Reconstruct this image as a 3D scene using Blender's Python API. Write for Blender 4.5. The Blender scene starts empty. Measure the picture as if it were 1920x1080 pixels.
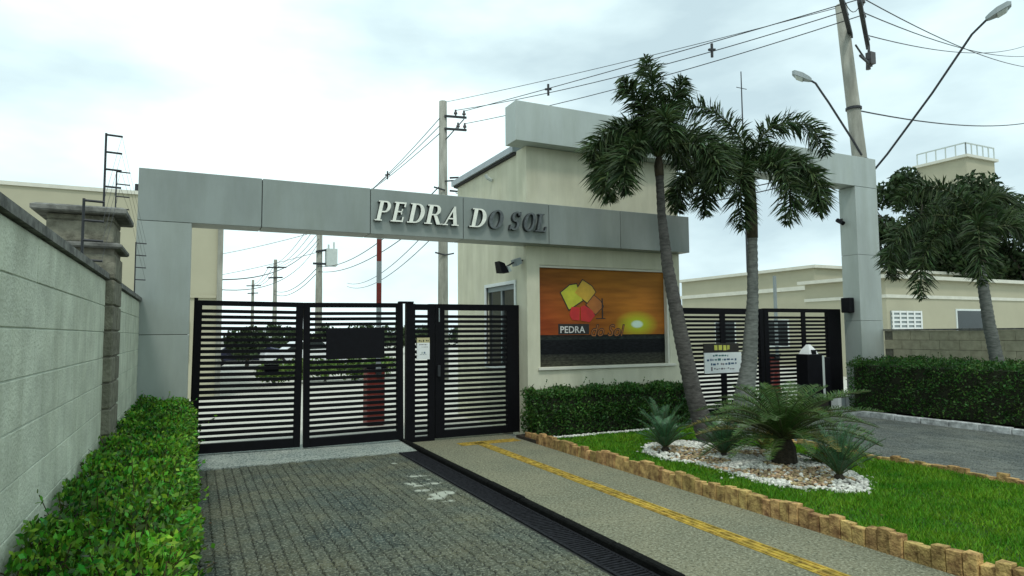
import bpy, math, random
import numpy as np
from mathutils import Vector, Matrix

random.seed(7)
RNG = np.random.default_rng(11)
SC = bpy.context.scene
COL = SC.collection
PI = math.pi

# ---------------------------------------------------------------- camera
F_PX, PITCH, ROLL, YAW, CAM_H = 1227.23, 0.06950, -0.00806, 0.45273, 1.70
fwd0 = Vector((math.sin(YAW), math.cos(YAW), 0)); rt0 = Vector((math.cos(YAW), -math.sin(YAW), 0)); up0 = Vector((0, 0, 1))
fw = fwd0 * math.cos(PITCH) + up0 * math.sin(PITCH)
up = -fwd0 * math.sin(PITCH) + up0 * math.cos(PITCH)
rr = rt0 * math.cos(ROLL) + up * math.sin(ROLL)
uu = -rt0 * math.sin(ROLL) + up * math.cos(ROLL)
cd = bpy.data.cameras.new('camera'); cam = bpy.data.objects.new('camera', cd); COL.objects.link(cam)
cd.sensor_width = 36.0; cd.lens = F_PX / 1920 * 36.0; cd.clip_start = 0.05; cd.clip_end = 1500
cam.matrix_world = Matrix(((rr.x, uu.x, -fw.x, 0), (rr.y, uu.y, -fw.y, 0), (rr.z, uu.z, -fw.z, CAM_H), (0, 0, 0, 1)))
SC.camera = cam

# ---------------------------------------------------------------- world, sun, exposure
SUN_EL, SUN_AZ = math.radians(58), math.radians(205)      # azimuth clockwise from +Y
world = bpy.data.worlds.new('World'); SC.world = world; world.use_nodes = True
nt = world.node_tree; nt.nodes.clear()
def N(t, typ, **kw):
    n = t.nodes.new(typ)
    for k, v in kw.items():
        setattr(n, k, v)
    return n
sky = N(nt, 'ShaderNodeTexSky', sky_type='NISHITA'); sky.sun_disc = False
sky.sun_elevation = SUN_EL; sky.sun_rotation = SUN_AZ
tc = N(nt, 'ShaderNodeTexCoord')
mp = N(nt, 'ShaderNodeMapping'); mp.inputs['Scale'].default_value = (1.0, 1.0, 2.6); mp.inputs['Location'].default_value = (1.7, 0.4, 0.9)
nz = N(nt, 'ShaderNodeTexNoise'); nz.inputs['Scale'].default_value = 1.9; nz.inputs['Detail'].default_value = 6; nz.inputs['Roughness'].default_value = 0.5
cr = N(nt, 'ShaderNodeValToRGB')
cr.color_ramp.elements[0].position = 0.36; cr.color_ramp.elements[0].color = (0.62, 0.80, 0.86, 1)
cr.color_ramp.elements[1].position = 0.60; cr.color_ramp.elements[1].color = (1.14, 1.38, 1.38, 1)
e = cr.color_ramp.elements.new(0.48); e.color = (0.87, 1.08, 1.11, 1)
sc10 = N(nt, 'ShaderNodeVectorMath', operation='SCALE'); sc10.inputs['Scale'].default_value = 10.0
mx = N(nt, 'ShaderNodeMix', data_type='RGBA'); mx.inputs['Factor'].default_value = 0.94
bg = N(nt, 'ShaderNodeBackground'); bg.inputs['Strength'].default_value = 0.10
wo = N(nt, 'ShaderNodeOutputWorld')
nt.links.new(tc.outputs['Generated'], mp.inputs['Vector']); nt.links.new(mp.outputs['Vector'], nz.inputs['Vector'])
nt.links.new(nz.outputs['Fac'], cr.inputs['Fac']); nt.links.new(cr.outputs['Color'], sc10.inputs[0])
nt.links.new(sky.outputs['Color'], mx.inputs['A']); nt.links.new(sc10.outputs['Vector'], mx.inputs['B'])
nt.links.new(mx.outputs['Result'], bg.inputs['Color']); nt.links.new(bg.outputs['Background'], wo.inputs['Surface'])

sl = bpy.data.lights.new('sun', 'SUN'); sl.energy = 1.4; sl.angle = math.radians(11); sl.color = (1.0, 0.97, 0.92)
sun = bpy.data.objects.new('sun', sl); COL.objects.link(sun)
sd = Vector((math.sin(SUN_AZ) * math.cos(SUN_EL), math.cos(SUN_AZ) * math.cos(SUN_EL), math.sin(SUN_EL)))
sun.rotation_euler = (-sd).to_track_quat('-Z', 'Y').to_euler()

SC.view_settings.view_transform = 'Standard'; SC.view_settings.look = 'None'
SC.view_settings.exposure = 0.0; SC.view_settings.gamma = 1.0; SC.view_settings.use_curve_mapping = False
SC.render.engine = 'CYCLES'
SC.cycles.max_bounces = 6; SC.cycles.transparent_max_bounces = 8
SC.cycles.use_denoising = True

# ---------------------------------------------------------------- materials
def mat(name, col, rough=0.7, var=0.12, scale=6.0, bump=0.0, bscale=60.0, metal=0.0, spec=0.4, col2=None, stretch=None, rnd=0.0, translucent=0.0, detail=5, streak=0.0):
    """Principled material; colour mottled by object-space noise, optional per-object/per-island variation."""
    m = bpy.data.materials.new(name); m.use_nodes = True
    t = m.node_tree; p = t.nodes['Principled BSDF']; out = t.nodes['Material Output']
    p.inputs['Roughness'].default_value = rough; p.inputs['Metallic'].default_value = metal
    p.inputs['Specular IOR Level'].default_value = spec
    geo = N(t, 'ShaderNodeNewGeometry')
    mpn = N(t, 'ShaderNodeMapping'); mpn.inputs['Scale'].default_value = stretch or (1, 1, 1)
    n1 = N(t, 'ShaderNodeTexNoise'); n1.inputs['Scale'].default_value = scale; n1.inputs['Detail'].default_value = detail; n1.inputs['Roughness'].default_value = 0.6
    t.links.new(geo.outputs['Position'], mpn.inputs['Vector']); t.links.new(mpn.outputs['Vector'], n1.inputs['Vector'])
    ramp = N(t, 'ShaderNodeValToRGB')
    c2 = col2 or tuple(min(1, c * (1 + var)) for c in col)
    c1 = tuple(c * (1 - var) for c in col) if col2 is None else col
    ramp.color_ramp.elements[0].position = 0.35; ramp.color_ramp.elements[0].color = (*c1, 1)
    ramp.color_ramp.elements[1].position = 0.65; ramp.color_ramp.elements[1].color = (*c2, 1)
    t.links.new(n1.outputs['Fac'], ramp.inputs['Fac'])
    src = ramp.outputs['Color']
    if streak > 0:      # rain streaks and grime running down the surface
        ms_ = N(t, 'ShaderNodeMapping'); ms_.inputs['Scale'].default_value = (2.6, 2.6, 0.42); t.links.new(geo.outputs['Position'], ms_.inputs['Vector'])
        ns_ = N(t, 'ShaderNodeTexNoise'); ns_.inputs['Scale'].default_value = 1.6; ns_.inputs['Detail'].default_value = 7; ns_.inputs['Roughness'].default_value = 0.65
        t.links.new(ms_.outputs['Vector'], ns_.inputs['Vector'])
        rs_ = N(t, 'ShaderNodeValToRGB'); rs_.color_ramp.elements[0].position = 0.30; rs_.color_ramp.elements[1].position = 0.60
        lo_ = 1 - streak; rs_.color_ramp.elements[0].color = (lo_, lo_, lo_ * .96, 1); rs_.color_ramp.elements[1].color = (1.04, 1.04, 1.04, 1)
        t.links.new(ns_.outputs['Fac'], rs_.inputs['Fac'])
        ml_ = N(t, 'ShaderNodeMix', data_type='RGBA', blend_type='MULTIPLY'); ml_.inputs['Factor'].default_value = 1.0
        t.links.new(src, ml_.inputs['A']); t.links.new(rs_.outputs['Color'], ml_.inputs['B']); src = ml_.outputs['Result']
    if rnd > 0:
        oi = N(t, 'ShaderNodeObjectInfo')
        ad = N(t, 'ShaderNodeMath', operation='ADD'); fr = N(t, 'ShaderNodeMath', operation='FRACT')
        t.links.new(oi.outputs['Random'], ad.inputs[0]); t.links.new(geo.outputs['Random Per Island'], ad.inputs[1]); t.links.new(ad.outputs[0], fr.inputs[0])
        mr = N(t, 'ShaderNodeMapRange'); mr.inputs['To Min'].default_value = 1 - rnd; mr.inputs['To Max'].default_value = 1 + rnd
        t.links.new(fr.outputs[0], mr.inputs['Value'])
        hs = N(t, 'ShaderNodeHueSaturation'); t.links.new(src, hs.inputs['Color']); t.links.new(mr.outputs['Result'], hs.inputs['Value'])
        f2 = N(t, 'ShaderNodeMath', operation='MULTIPLY'); f2.inputs[1].default_value = 7.31
        f3 = N(t, 'ShaderNodeMath', operation='FRACT'); t.links.new(fr.outputs[0], f2.inputs[0]); t.links.new(f2.outputs[0], f3.inputs[0])
        mr2 = N(t, 'ShaderNodeMapRange'); mr2.inputs['To Min'].default_value = 0.5 - rnd * 0.05; mr2.inputs['To Max'].default_value = 0.5 + rnd * 0.05
        t.links.new(f3.outputs[0], mr2.inputs['Value']); t.links.new(mr2.outputs['Result'], hs.inputs['Hue'])
        src = hs.outputs['Color']
    t.links.new(src, p.inputs['Base Color'])
    if bump > 0:
        n2 = N(t, 'ShaderNodeTexNoise'); n2.inputs['Scale'].default_value = bscale; n2.inputs['Detail'].default_value = 4
        t.links.new(mpn.outputs['Vector'], n2.inputs['Vector'])
        b = N(t, 'ShaderNodeBump'); b.inputs['Strength'].default_value = bump; b.inputs['Distance'].default_value = 0.02
        t.links.new(n2.outputs['Fac'], b.inputs['Height']); t.links.new(b.outputs['Normal'], p.inputs['Normal'])
    if translucent > 0:
        tr = N(t, 'ShaderNodeBsdfTranslucent'); t.links.new(src, tr.inputs['Color'])
        ms = N(t, 'ShaderNodeMixShader'); ms.inputs['Fac'].default_value = translucent
        t.links.new(p.outputs['BSDF'], ms.inputs[1]); t.links.new(tr.outputs['BSDF'], ms.inputs[2]); t.links.new(ms.outputs['Shader'], out.inputs['Surface'])
    return m

M = dict(
    panel_p=mat('aluminium_pillar_panel', (0.29, 0.325, 0.30), 0.42, 0.06, 1.6, 0.02, 9, spec=0.4, stretch=(1.5, 1.5, 0.7), rnd=0.05, streak=0.08),
    panel=mat('aluminium_panel', (0.225, 0.255, 0.237), 0.38, 0.07, 1.6, 0.02, 9, spec=0.4, stretch=(1.5, 1.5, 0.7), rnd=0.09, streak=0.08),
    panel2=mat('concrete_grey_panel', (0.375, 0.42, 0.395), 0.5, 0.08, 1.3, 0.03, 12, spec=0.4, stretch=(1.5, 1.5, 0.6), rnd=0.04, streak=0.08),
    core=mat('dark_joint', (0.02, 0.022, 0.022), 0.8),
    beige=mat('beige_render', (0.57, 0.56, 0.43), 0.9, 0.07, 2.2, 0.35, 140, spec=0.2, stretch=(1, 1, 0.6), streak=0.10),
    beige_far=mat('beige_far_render', (0.42, 0.40, 0.29), 0.9, 0.05, 0.6, spec=0.2),
    cream=mat('cream_trim', (0.62, 0.61, 0.52), 0.7, 0.06, 3),
    mint=mat('painted_block', (0.53, 0.565, 0.455), 0.85, 0.12, 5, 0.5, 70, spec=0.2, rnd=0.05, streak=0.18),
    mint2=mat('painted_mortar', (0.44, 0.49, 0.41), 0.9, 0.08, 6),
    block=mat('raw_block', (0.17, 0.165, 0.125), 0.95, 0.30, 14, 0.5, 60, spec=0.15, rnd=0.12),
    mortar=mat('raw_mortar', (0.17, 0.16, 0.125), 0.95, 0.2, 20),
    tanblock=mat('tan_block', (0.40, 0.375, 0.265), 0.95, 0.15, 8, 0.4, 60, spec=0.15, rnd=0.06),
    cap=mat('weathered_cap', (0.15, 0.15, 0.135), 0.95, 0.5, 10, 0.4, 30),
    black=mat('black_gate_paint', (0.0035, 0.0035, 0.005), 0.6, 0.2, 10, spec=0.12),
    blackbox=mat('black_plastic', (0.004, 0.004, 0.006), 0.6, 0.2, 10, spec=0.15),
    white=mat('white_paint', (0.74, 0.76, 0.74), 0.6, 0.04, 5),
    grey=mat('grey_plastic', (0.26, 0.30, 0.30), 0.6, 0.06, 5),
    greylight=mat('pale_grey', (0.5, 0.55, 0.52), 0.6, 0.06, 5),
    concrete_pole=mat('pole_concrete', (0.30, 0.30, 0.255), 0.9, 0.18, 3, 0.3, 30, stretch=(2, 2, 0.5), streak=0.3),
    darkmetal=mat('dark_steel', (0.03, 0.033, 0.036), 0.55, 0.2, 10, metal=0.3),
    wire=mat('cable_black', (0.025, 0.027, 0.03), 0.6),
    red=mat('red_paint', (0.16, 0.02, 0.013), 0.5, 0.15, 6),
    glass=mat('dark_glass', (0.02, 0.026, 0.026), 0.12, 0.1, 3, spec=0.6),
    frame_white=mat('window_frame_white', (0.66, 0.70, 0.68), 0.5, 0.04, 5),
    soil=mat('dark_soil', (0.035, 0.028, 0.018), 0.95, 0.4, 30, 0.6, 60),
    lawnsoil=mat('lawn_ground', (0.028, 0.075, 0.008), 0.95, 0.35, 9, 0.6, 80),
    twig=mat('hedge_shade_core', (0.022, 0.026, 0.012), 0.95, 0.4, 25, 0.8, 40),
    ground=mat('dusty_ground', (0.25, 0.245, 0.21), 0.95, 0.25, 0.6, 0.2, 20),
    inner=mat('pale_internal_paving', (0.50, 0.485, 0.42), 0.9, 0.10, 0.8, 0.1, 30),
    trunk=mat('palm_trunk_bark', (0.085, 0.08, 0.072), 0.95, 0.4, 10, 0.7, 30, stretch=(1, 1, 3.5)),
    trunk2=mat('palm_trunk_grey', (0.135, 0.145, 0.13), 0.95, 0.35, 9, 0.6, 30, stretch=(1, 1, 3.5)),
    shaft=mat('palm_crownshaft', (0.07, 0.055, 0.035), 0.7, 0.4, 12, stretch=(2, 2, 0.6)),
    stem=mat('frond_stalk', (0.06, 0.075, 0.025), 0.7, 0.3, 10),
    bark=mat('tree_bark', (0.07, 0.06, 0.05), 0.95, 0.3, 12, 0.5, 30),
    dry=mat('dry_leaf', (0.16, 0.10, 0.045), 0.9, 0.3, 12, rnd=0.4),
    stick=mat('hedge_stick', (0.055, 0.045, 0.018), 0.9, 0.3, 12, spec=0.1),
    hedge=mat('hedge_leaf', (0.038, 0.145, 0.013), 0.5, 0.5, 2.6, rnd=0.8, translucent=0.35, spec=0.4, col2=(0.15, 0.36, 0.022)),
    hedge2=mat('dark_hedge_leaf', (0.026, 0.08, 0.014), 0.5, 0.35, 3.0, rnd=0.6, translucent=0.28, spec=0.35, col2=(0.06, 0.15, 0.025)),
    palm=mat('palm_leaflet', (0.026, 0.048, 0.016), 0.55, 0.3, 2.5, rnd=0.6, translucent=0.2, spec=0.3, col2=(0.05, 0.085, 0.026)),
    cycas=mat('cycad_leaflet', (0.038, 0.095, 0.022), 0.5, 0.4, 2.5, rnd=0.45, translucent=0.2, spec=0.3, col2=(0.085, 0.15, 0.03)),
    cycas_dry=mat('yellowing_leaflet', (0.16, 0.145, 0.03), 0.6, 0.3, 4, rnd=0.4, translucent=0.15),
    agave=mat('bluish_leaflet', (0.055, 0.15, 0.065), 0.5, 0.3, 4, rnd=0.45, translucent=0.15, spec=0.4),
    tree=mat('tree_leaf', (0.03, 0.055, 0.018), 0.6, 0.35, 1.0, rnd=0.5, translucent=0.2, spec=0.3),
    far_tree=mat('far_tree_leaf', (0.055, 0.085, 0.035), 0.7, 0.35, 1.0, rnd=0.5, translucent=0.25),
    shrub=mat('far_shrub_leaf', (0.12, 0.20, 0.04), 0.6, 0.35, 1.0, rnd=0.5, translucent=0.2),
    grass=mat('grass_blade', (0.055, 0.205, 0.006), 0.6, 0.40, 1.9, rnd=0.45, translucent=0.25, spec=0.25, col2=(0.135, 0.29, 0.013)),
    pebble_w=mat('white_pebble', (0.62, 0.62, 0.55), 0.85, 0.2, 14, rnd=0.35),
    pebble_t=mat('tan_pebble', (0.40, 0.30, 0.17), 0.85, 0.25, 20, rnd=0.5),
    brick=mat('sandstone_brick', (0.20, 0.115, 0.05), 0.95, 0.35, 13, 0.9, 55, spec=0.15, rnd=0.25, col2=(0.60, 0.41, 0.16), detail=8),
    tactile=mat('yellow_tactile_paint', (0.36, 0.245, 0.035), 0.85, 0.45, 12, 0.3, 90, rnd=0.15),
    footpath=mat('footpath_concrete', (0.185, 0.185, 0.135), 0.95, 0.28, 5, 0.7, 160, spec=0.15, detail=9),
    apron=mat('pale_gravel_apron', (0.17, 0.21, 0.19), 0.95, 0.5, 26, 0.9, 90, detail=8, col2=(0.42, 0.46, 0.41)),
    kerb_dark=mat('black_kerb', (0.007, 0.0075, 0.007), 0.9, 0.4, 20, 0.5, 80, spec=0.08),
    kerb_white=mat('worn_white_kerb', (0.45, 0.47, 0.46), 0.9, 0.4, 9, 0.4, 50),
    grate=mat('drain_grate_iron', (0.016, 0.017, 0.020), 0.85, 0.5, 25, spec=0.12),
    roofmetal=mat('roof_fascia', (0.34, 0.38, 0.40), 0.5, 0.1, 3),
    roofdark=mat('roof_edge_dark', (0.03, 0.03, 0.03), 0.8),
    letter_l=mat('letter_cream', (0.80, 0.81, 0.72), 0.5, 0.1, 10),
    letter_s=mat('letter_shadow_edge', (0.03, 0.035, 0.036), 0.6),  # dark side faces: the letters' shadow is put into this colour
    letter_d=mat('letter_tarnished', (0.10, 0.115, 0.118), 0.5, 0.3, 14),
    ceramic=mat('insulator_ceramic', (0.05, 0.045, 0.045), 0.35),
    carw=mat('car_paint_white', (0.72, 0.73, 0.75), 0.25, 0.02, 2, spec=0.6),
    card=mat('car_paint_blue', (0.02, 0.022, 0.06), 0.25, 0.02, 2, spec=0.6),
    tyre=mat('tyre_rubber', (0.015, 0.015, 0.015), 0.9),
    ink_blue=mat('print_blue', (0.03, 0.08, 0.15), 0.7), ink_teal=mat('print_teal', (0.03, 0.13, 0.13), 0.7),
    ink_grey=mat('print_grey', (0.16, 0.14, 0.15), 0.7), ink_yellow=mat('print_yellow', (0.55, 0.55, 0.10), 0.7),
    ink_tan=mat('print_tan', (0.50, 0.45, 0.24), 0.7), ink_dark=mat('print_dark', (0.03, 0.03, 0.02), 0.7),
    sign_black=mat('sign_black_strip', (0.022, 0.018, 0.014), 0.6),
    print_lime=mat('print_lime', (0.46, 0.46, 0.03), 0.5), print_gold=mat('print_gold', (0.52, 0.32, 0.03), 0.5),
    print_red=mat('print_red', (0.52, 0.022, 0.02), 0.5), print_orange=mat('print_orange', (0.40, 0.13, 0.02), 0.5),
    print_white=mat('print_white', (0.62, 0.6, 0.56), 0.5), print_black=mat('print_black', (0.015, 0.012, 0.01), 0.5),
)

def paver_mat(name, ca, cb, stain=False, light=(0.23, 0.25, 0.20), dark=(0.025, 0.03, 0.028)):
    m = mat(name, ca, 0.9, 0.25, 1.1, 0.7, 130, spec=0.2, col2=cb, rnd=0.22, detail=8)
    t = m.node_tree; p = t.nodes['Principled BSDF']
    src = p.inputs['Base Color'].links[0].from_socket
    geo = N(t, 'ShaderNodeNewGeometry')
    for scl, lo, hi, colr, amt in ((48, .53, .63, light, .75), (27, .56, .68, light, .45), (38, .55, .64, dark, .8)):
        sp = N(t, 'ShaderNodeTexNoise'); sp.inputs['Scale'].default_value = scl; sp.inputs['Detail'].default_value = 2.5
        ofs = N(t, 'ShaderNodeVectorMath', operation='ADD'); ofs.inputs[1].default_value = (scl, scl * 2.3, amt * 40)
        t.links.new(geo.outputs['Position'], ofs.inputs[0]); t.links.new(ofs.outputs['Vector'], sp.inputs['Vector'])
        rp = N(t, 'ShaderNodeValToRGB'); rp.color_ramp.elements[0].position = lo; rp.color_ramp.elements[1].position = hi
        t.links.new(sp.outputs['Fac'], rp.inputs['Fac'])
        mxx = N(t, 'ShaderNodeMix', data_type='RGBA'); mxx.inputs['B'].default_value = (*colr, 1)
        sc = N(t, 'ShaderNodeMath', operation='MULTIPLY'); sc.inputs[1].default_value = amt
        t.links.new(rp.outputs['Color'], sc.inputs[0]); t.links.new(sc.outputs[0], mxx.inputs['Factor']); t.links.new(src, mxx.inputs['A'])
        src = mxx.outputs['Result']
    if stain:   # white splashes dried on the paving beside the drain
        mpn = N(t, 'ShaderNodeMapping'); mpn.inputs['Location'].default_value = (-2.40 / 0.30, -7.25 / 1.35, 0); mpn.inputs['Scale'].default_value = (1 / 0.30, 1 / 1.35, 0)
        t.links.new(geo.outputs['Position'], mpn.inputs['Vector'])
        ln = N(t, 'ShaderNodeVectorMath', operation='LENGTH'); t.links.new(mpn.outputs['Vector'], ln.inputs[0])
        n3 = N(t, 'ShaderNodeTexNoise'); n3.inputs['Scale'].default_value = 3.2; n3.inputs['Detail'].default_value = 5
        t.links.new(geo.outputs['Position'], n3.inputs['Vector'])
        ma = N(t, 'ShaderNodeMath', operation='MULTIPLY_ADD'); ma.inputs[1].default_value = 0.30
        t.links.new(ln.outputs['Value'], ma.inputs[0]); ma.inputs[1].default_value = -0.22; t.links.new(n3.outputs['Fac'], ma.inputs[2])
        r3 = N(t, 'ShaderNodeValToRGB'); r3.color_ramp.elements[0].position = 0.44; r3.color_ramp.elements[1].position = 0.50
        t.links.new(ma.outputs[0], r3.inputs['Fac'])
        m4 = N(t, 'ShaderNodeMix', data_type='RGBA'); m4.inputs['B'].default_value = (0.50, 0.53, 0.44, 1)
        s4 = N(t, 'ShaderNodeMath', operation='MULTIPLY'); s4.inputs[1].default_value = 0.85; t.links.new(r3.outputs['Color'], s4.inputs[0])
        t.links.new(s4.outputs[0], m4.inputs['Factor']); t.links.new(src, m4.inputs['A'])
        src = m4.outputs['Result']
    t.links.new(src, p.inputs['Base Color'])
    return m
M['paver'] = paver_mat('driveway_paver', (0.055, 0.076, 0.068), (0.125, 0.125, 0.078), True, light=(0.27, 0.29, 0.22))
M['apron'] = paver_mat('pale_gravel_apron', (0.19, 0.235, 0.215), (0.33, 0.36, 0.31), light=(0.60, 0.64, 0.57), dark=(0.07, 0.10, 0.095))
M['paver2'] = paver_mat('exit_paver', (0.085, 0.10, 0.098), (0.15, 0.16, 0.14))
M['footpath'] = paver_mat('footpath_concrete', (0.18, 0.185, 0.125), (0.25, 0.24, 0.155), light=(0.38, 0.385, 0.28), dark=(0.085, 0.09, 0.06))
M['joint'] = mat('paver_joint_sand', (0.030, 0.032, 0.027), 0.95, 0.3, 20)

# ---------------------------------------------------------------- mesh helpers
class MB:
    def __init__(self):
        self.v = []; self.f = []; self.mi = []
    def quad_box(self, c8, mi=0):
        b = len(self.v); self.v += [tuple(p) for p in c8]
        for q in ((0, 3, 2, 1), (4, 5, 6, 7), (0, 1, 5, 4), (1, 2, 6, 5), (2, 3, 7, 6), (3, 0, 4, 7)):
            self.f.append(tuple(b + i for i in q)); self.mi.append(mi)
        return self
    def box(self, x0, x1, y0, y1, z0, z1, mi=0):
        return self.quad_box([(x0, y0, z0), (x1, y0, z0), (x1, y1, z0), (x0, y1, z0), (x0, y0, z1), (x1, y0, z1), (x1, y1, z1), (x0, y1, z1)], mi)
    def bar(self, a, b, w, h=None, mi=0, upv=(0, 0, 1)):
        a = Vector(a); b = Vector(b); d = (b - a).normalized(); h = h or w
        u = Vector(upv)
        if abs(d.dot(u)) > 0.98: u = Vector((1, 0, 0))
        s = d.cross(u).normalized(); u = s.cross(d).normalized()
        s *= w / 2; u *= h / 2
        return self.quad_box([a - s - u, a + s - u, a + s + u, a - s + u, b - s - u, b + s - u, b + s + u, b - s + u], mi)
    def tube(self, pts, rads, n=8, mi=0, caps=True):
        pts = [Vector(p) for p in pts]
        if not isinstance(rads, (list, tuple)): rads = [rads] * len(pts)
        b = len(self.v); u = None
        for i, p in enumerate(pts):
            d = (pts[min(i + 1, len(pts) - 1)] - pts[max(i - 1, 0)]).normalized()
            if u is None:
                u = Vector((1, 0, 0)) if abs(d.z) > 0.8 else Vector((0, 0, 1))
            s = d.cross(u).normalized(); u = s.cross(d).normalized()
            for k in range(n):
                a = 2 * PI * k / n
                self.v.append(tuple(p + (s * math.cos(a) + u * math.sin(a)) * rads[i]))
        for i in range(len(pts) - 1):
            for k in range(n):
                k2 = (k + 1) % n
                self.f.append((b + i * n + k, b + i * n + k2, b + (i + 1) * n + k2, b + (i + 1) * n + k)); self.mi.append(mi)
        if caps:
            self.f.append(tuple(b + k for k in reversed(range(n)))); self.mi.append(mi)
            e0 = b + (len(pts) - 1) * n
            self.f.append(tuple(e0 + k for k in range(n))); self.mi.append(mi)
        return self
    def prism(self, poly, y0, y1, mi=0, mi_side=None):
        """poly = [(x,z)], extruded from y0 (front, toward camera) to y1."""
        area = sum(poly[i][0] * poly[(i + 1) % len(poly)][1] - poly[(i + 1) % len(poly)][0] * poly[i][1] for i in range(len(poly)))
        if area < 0: poly = poly[::-1]
        b = len(self.v); n = len(poly)
        self.v += [(x, y0, z) for x, z in poly] + [(x, y1, z) for x, z in poly]
        self.f.append(tuple(range(b, b + n))); self.mi.append(mi)
        ms = mi if mi_side is None else mi_side
        self.f.append(tuple(range(b + 2 * n - 1, b + n - 1, -1))); self.mi.append(ms)
        for i in range(n):
            j = (i + 1) % n
            self.f.append((b + i, b + n + i, b + n + j, b + j)); self.mi.append(ms)
        return self
    def hull(self, rings, mi=0):
        n = len(rings[0]); b = len(self.v)
        for r in rings: self.v += [tuple(p) for p in r]
        for i in range(len(rings) - 1):
            for k in range(n):
                k2 = (k + 1) % n
                self.f.append((b + i * n + k, b + i * n + k2, b + (i + 1) * n + k2, b + (i + 1) * n + k)); self.mi.append(mi)
        self.f.append(tuple(b + k for k in reversed(range(n)))); self.mi.append(mi)
        e0 = b + (len(rings) - 1) * n
        self.f.append(tuple(e0 + k for k in range(n))); self.mi.append(mi)
        return self
    def mesh(self, name, mats, off=(0, 0, 0), bevel=0.0, smooth=False):
        me = bpy.data.meshes.new(name)
        o = Vector(off)
        me.from_pydata([Vector(p) - o for p in self.v], [], self.f)
        for mm in (mats if isinstance(mats, (list, tuple)) else [mats]): me.materials.append(mm)
        if len(me.materials) > 1: me.polygons.foreach_set('material_index', self.mi)
        if smooth: me.polygons.foreach_set('use_smooth', [True] * len(me.polygons))
        if bevel > 0:
            import bmesh
            bm = bmesh.new(); bm.from_mesh(me)
            bmesh.ops.bevel(bm, geom=list(bm.edges), offset=bevel, segments=1, affect='EDGES')
            bm.to_mesh(me); bm.free()
        me.update(); me.validate(clean_customdata=False)
        return me
    def build(self, name, mats, parent=None, bevel=0.0, smooth=False, off=None):
        o0 = WLOC.get(parent.name, Vector()) if parent is not None else Vector(off or (0, 0, 0))
        me = self.mesh(name, mats, o0, bevel, smooth)
        o = bpy.data.objects.new(name, me); COL.objects.link(o)
        if parent is not None:
            o.parent = parent; WLOC[o.name] = o0.copy()
        else:
            o.location = o0; WLOC[o.name] = o0.copy()
        return o

WLOC = {}
def T(name, label, cat, loc=(0, 0, 0), group=None):
    o = bpy.data.objects.new(name, None); COL.objects.link(o); o.location = loc; o.empty_display_size = 0.2
    o['label'] = label; o['category'] = cat
    if group: o['group'] = group
    WLOC[o.name] = Vector(loc)
    return o
def tag(o, label, cat, group=None, kind=None):
    o['label'] = label; o['category'] = cat
    if group: o['group'] = group
    if kind: o['kind'] = kind
    return o
def struct(o, label=None, cat=None):
    o['kind'] = 'structure'
    if label: o['label'] = label
    if cat: o['category'] = cat
    return o
def inst(name, me, loc, parent, rot=None):
    """a piece sharing a mesh; loc in world."""
    o = bpy.data.objects.new(name, me); COL.objects.link(o)
    o.parent = parent; o.location = Vector(loc) - WLOC.get(parent.name, Vector())
    if rot: o.rotation_euler = rot
    WLOC[o.name] = Vector(loc)
    return o
def raw_mesh(name, verts, faces_idx, k, mats):
    """numpy verts (N,3), faces (M,k)."""
    me = bpy.data.meshes.new(name)
    me.vertices.add(len(verts)); me.vertices.foreach_set('co', np.ascontiguousarray(verts, dtype=np.float32).ravel())
    m = len(faces_idx)
    me.loops.add(m * k); me.loops.foreach_set('vertex_index', np.ascontiguousarray(faces_idx, dtype=np.int32).ravel())
    me.polygons.add(m); me.polygons.foreach_set('loop_start', np.arange(0, m * k, k, dtype=np.int32)); me.polygons.foreach_set('loop_total', np.full(m, k, dtype=np.int32))
    me.materials.append(mats)
    me.update(calc_edges=True)
    return me
def link(name, me, parent=None, off=(0, 0, 0)):
    o = bpy.data.objects.new(name, me); COL.objects.link(o)
    if parent is not None: o.parent = parent
    else: o.location = off
    WLOC[o.name] = Vector(off) if parent is None else WLOC.get(parent.name, Vector()).copy()
    return o
def unit(a): return a / (np.linalg.norm(a, axis=-1, keepdims=True) + 1e-9)
def leaf_cloud(name, cen, length, width, material, nrm=None, jitter=1.0):
    """one four-cornered leaf per centre."""
    n = len(cen)
    d = unit(RNG.normal(size=(n, 3)) * jitter + (nrm if nrm is not None else 0))
    s = unit(np.cross(d, RNG.normal(size=(n, 3))))
    L = (length * RNG.uniform(0.65, 1.25, (n, 1))); W = (width * RNG.uniform(0.7, 1.2, (n, 1)))
    v = np.stack([cen - d * L * 0.5, cen + s * W * 0.5 + d * L * 0.05, cen + d * L * 0.5, cen - s * W * 0.5 + d * L * 0.05], 1).reshape(-1, 3)
    return raw_mesh(name, v, np.arange(4 * n).reshape(n, 4), 4, material)

def proj(x, y, z):
    r = Vector((x, y, z - CAM_H)); c = r.dot(fw)
    if c <= 0.1: return None
    return 960 + F_PX * r.dot(rr) / c, 540 - F_PX * r.dot(uu) / c, c

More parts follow.
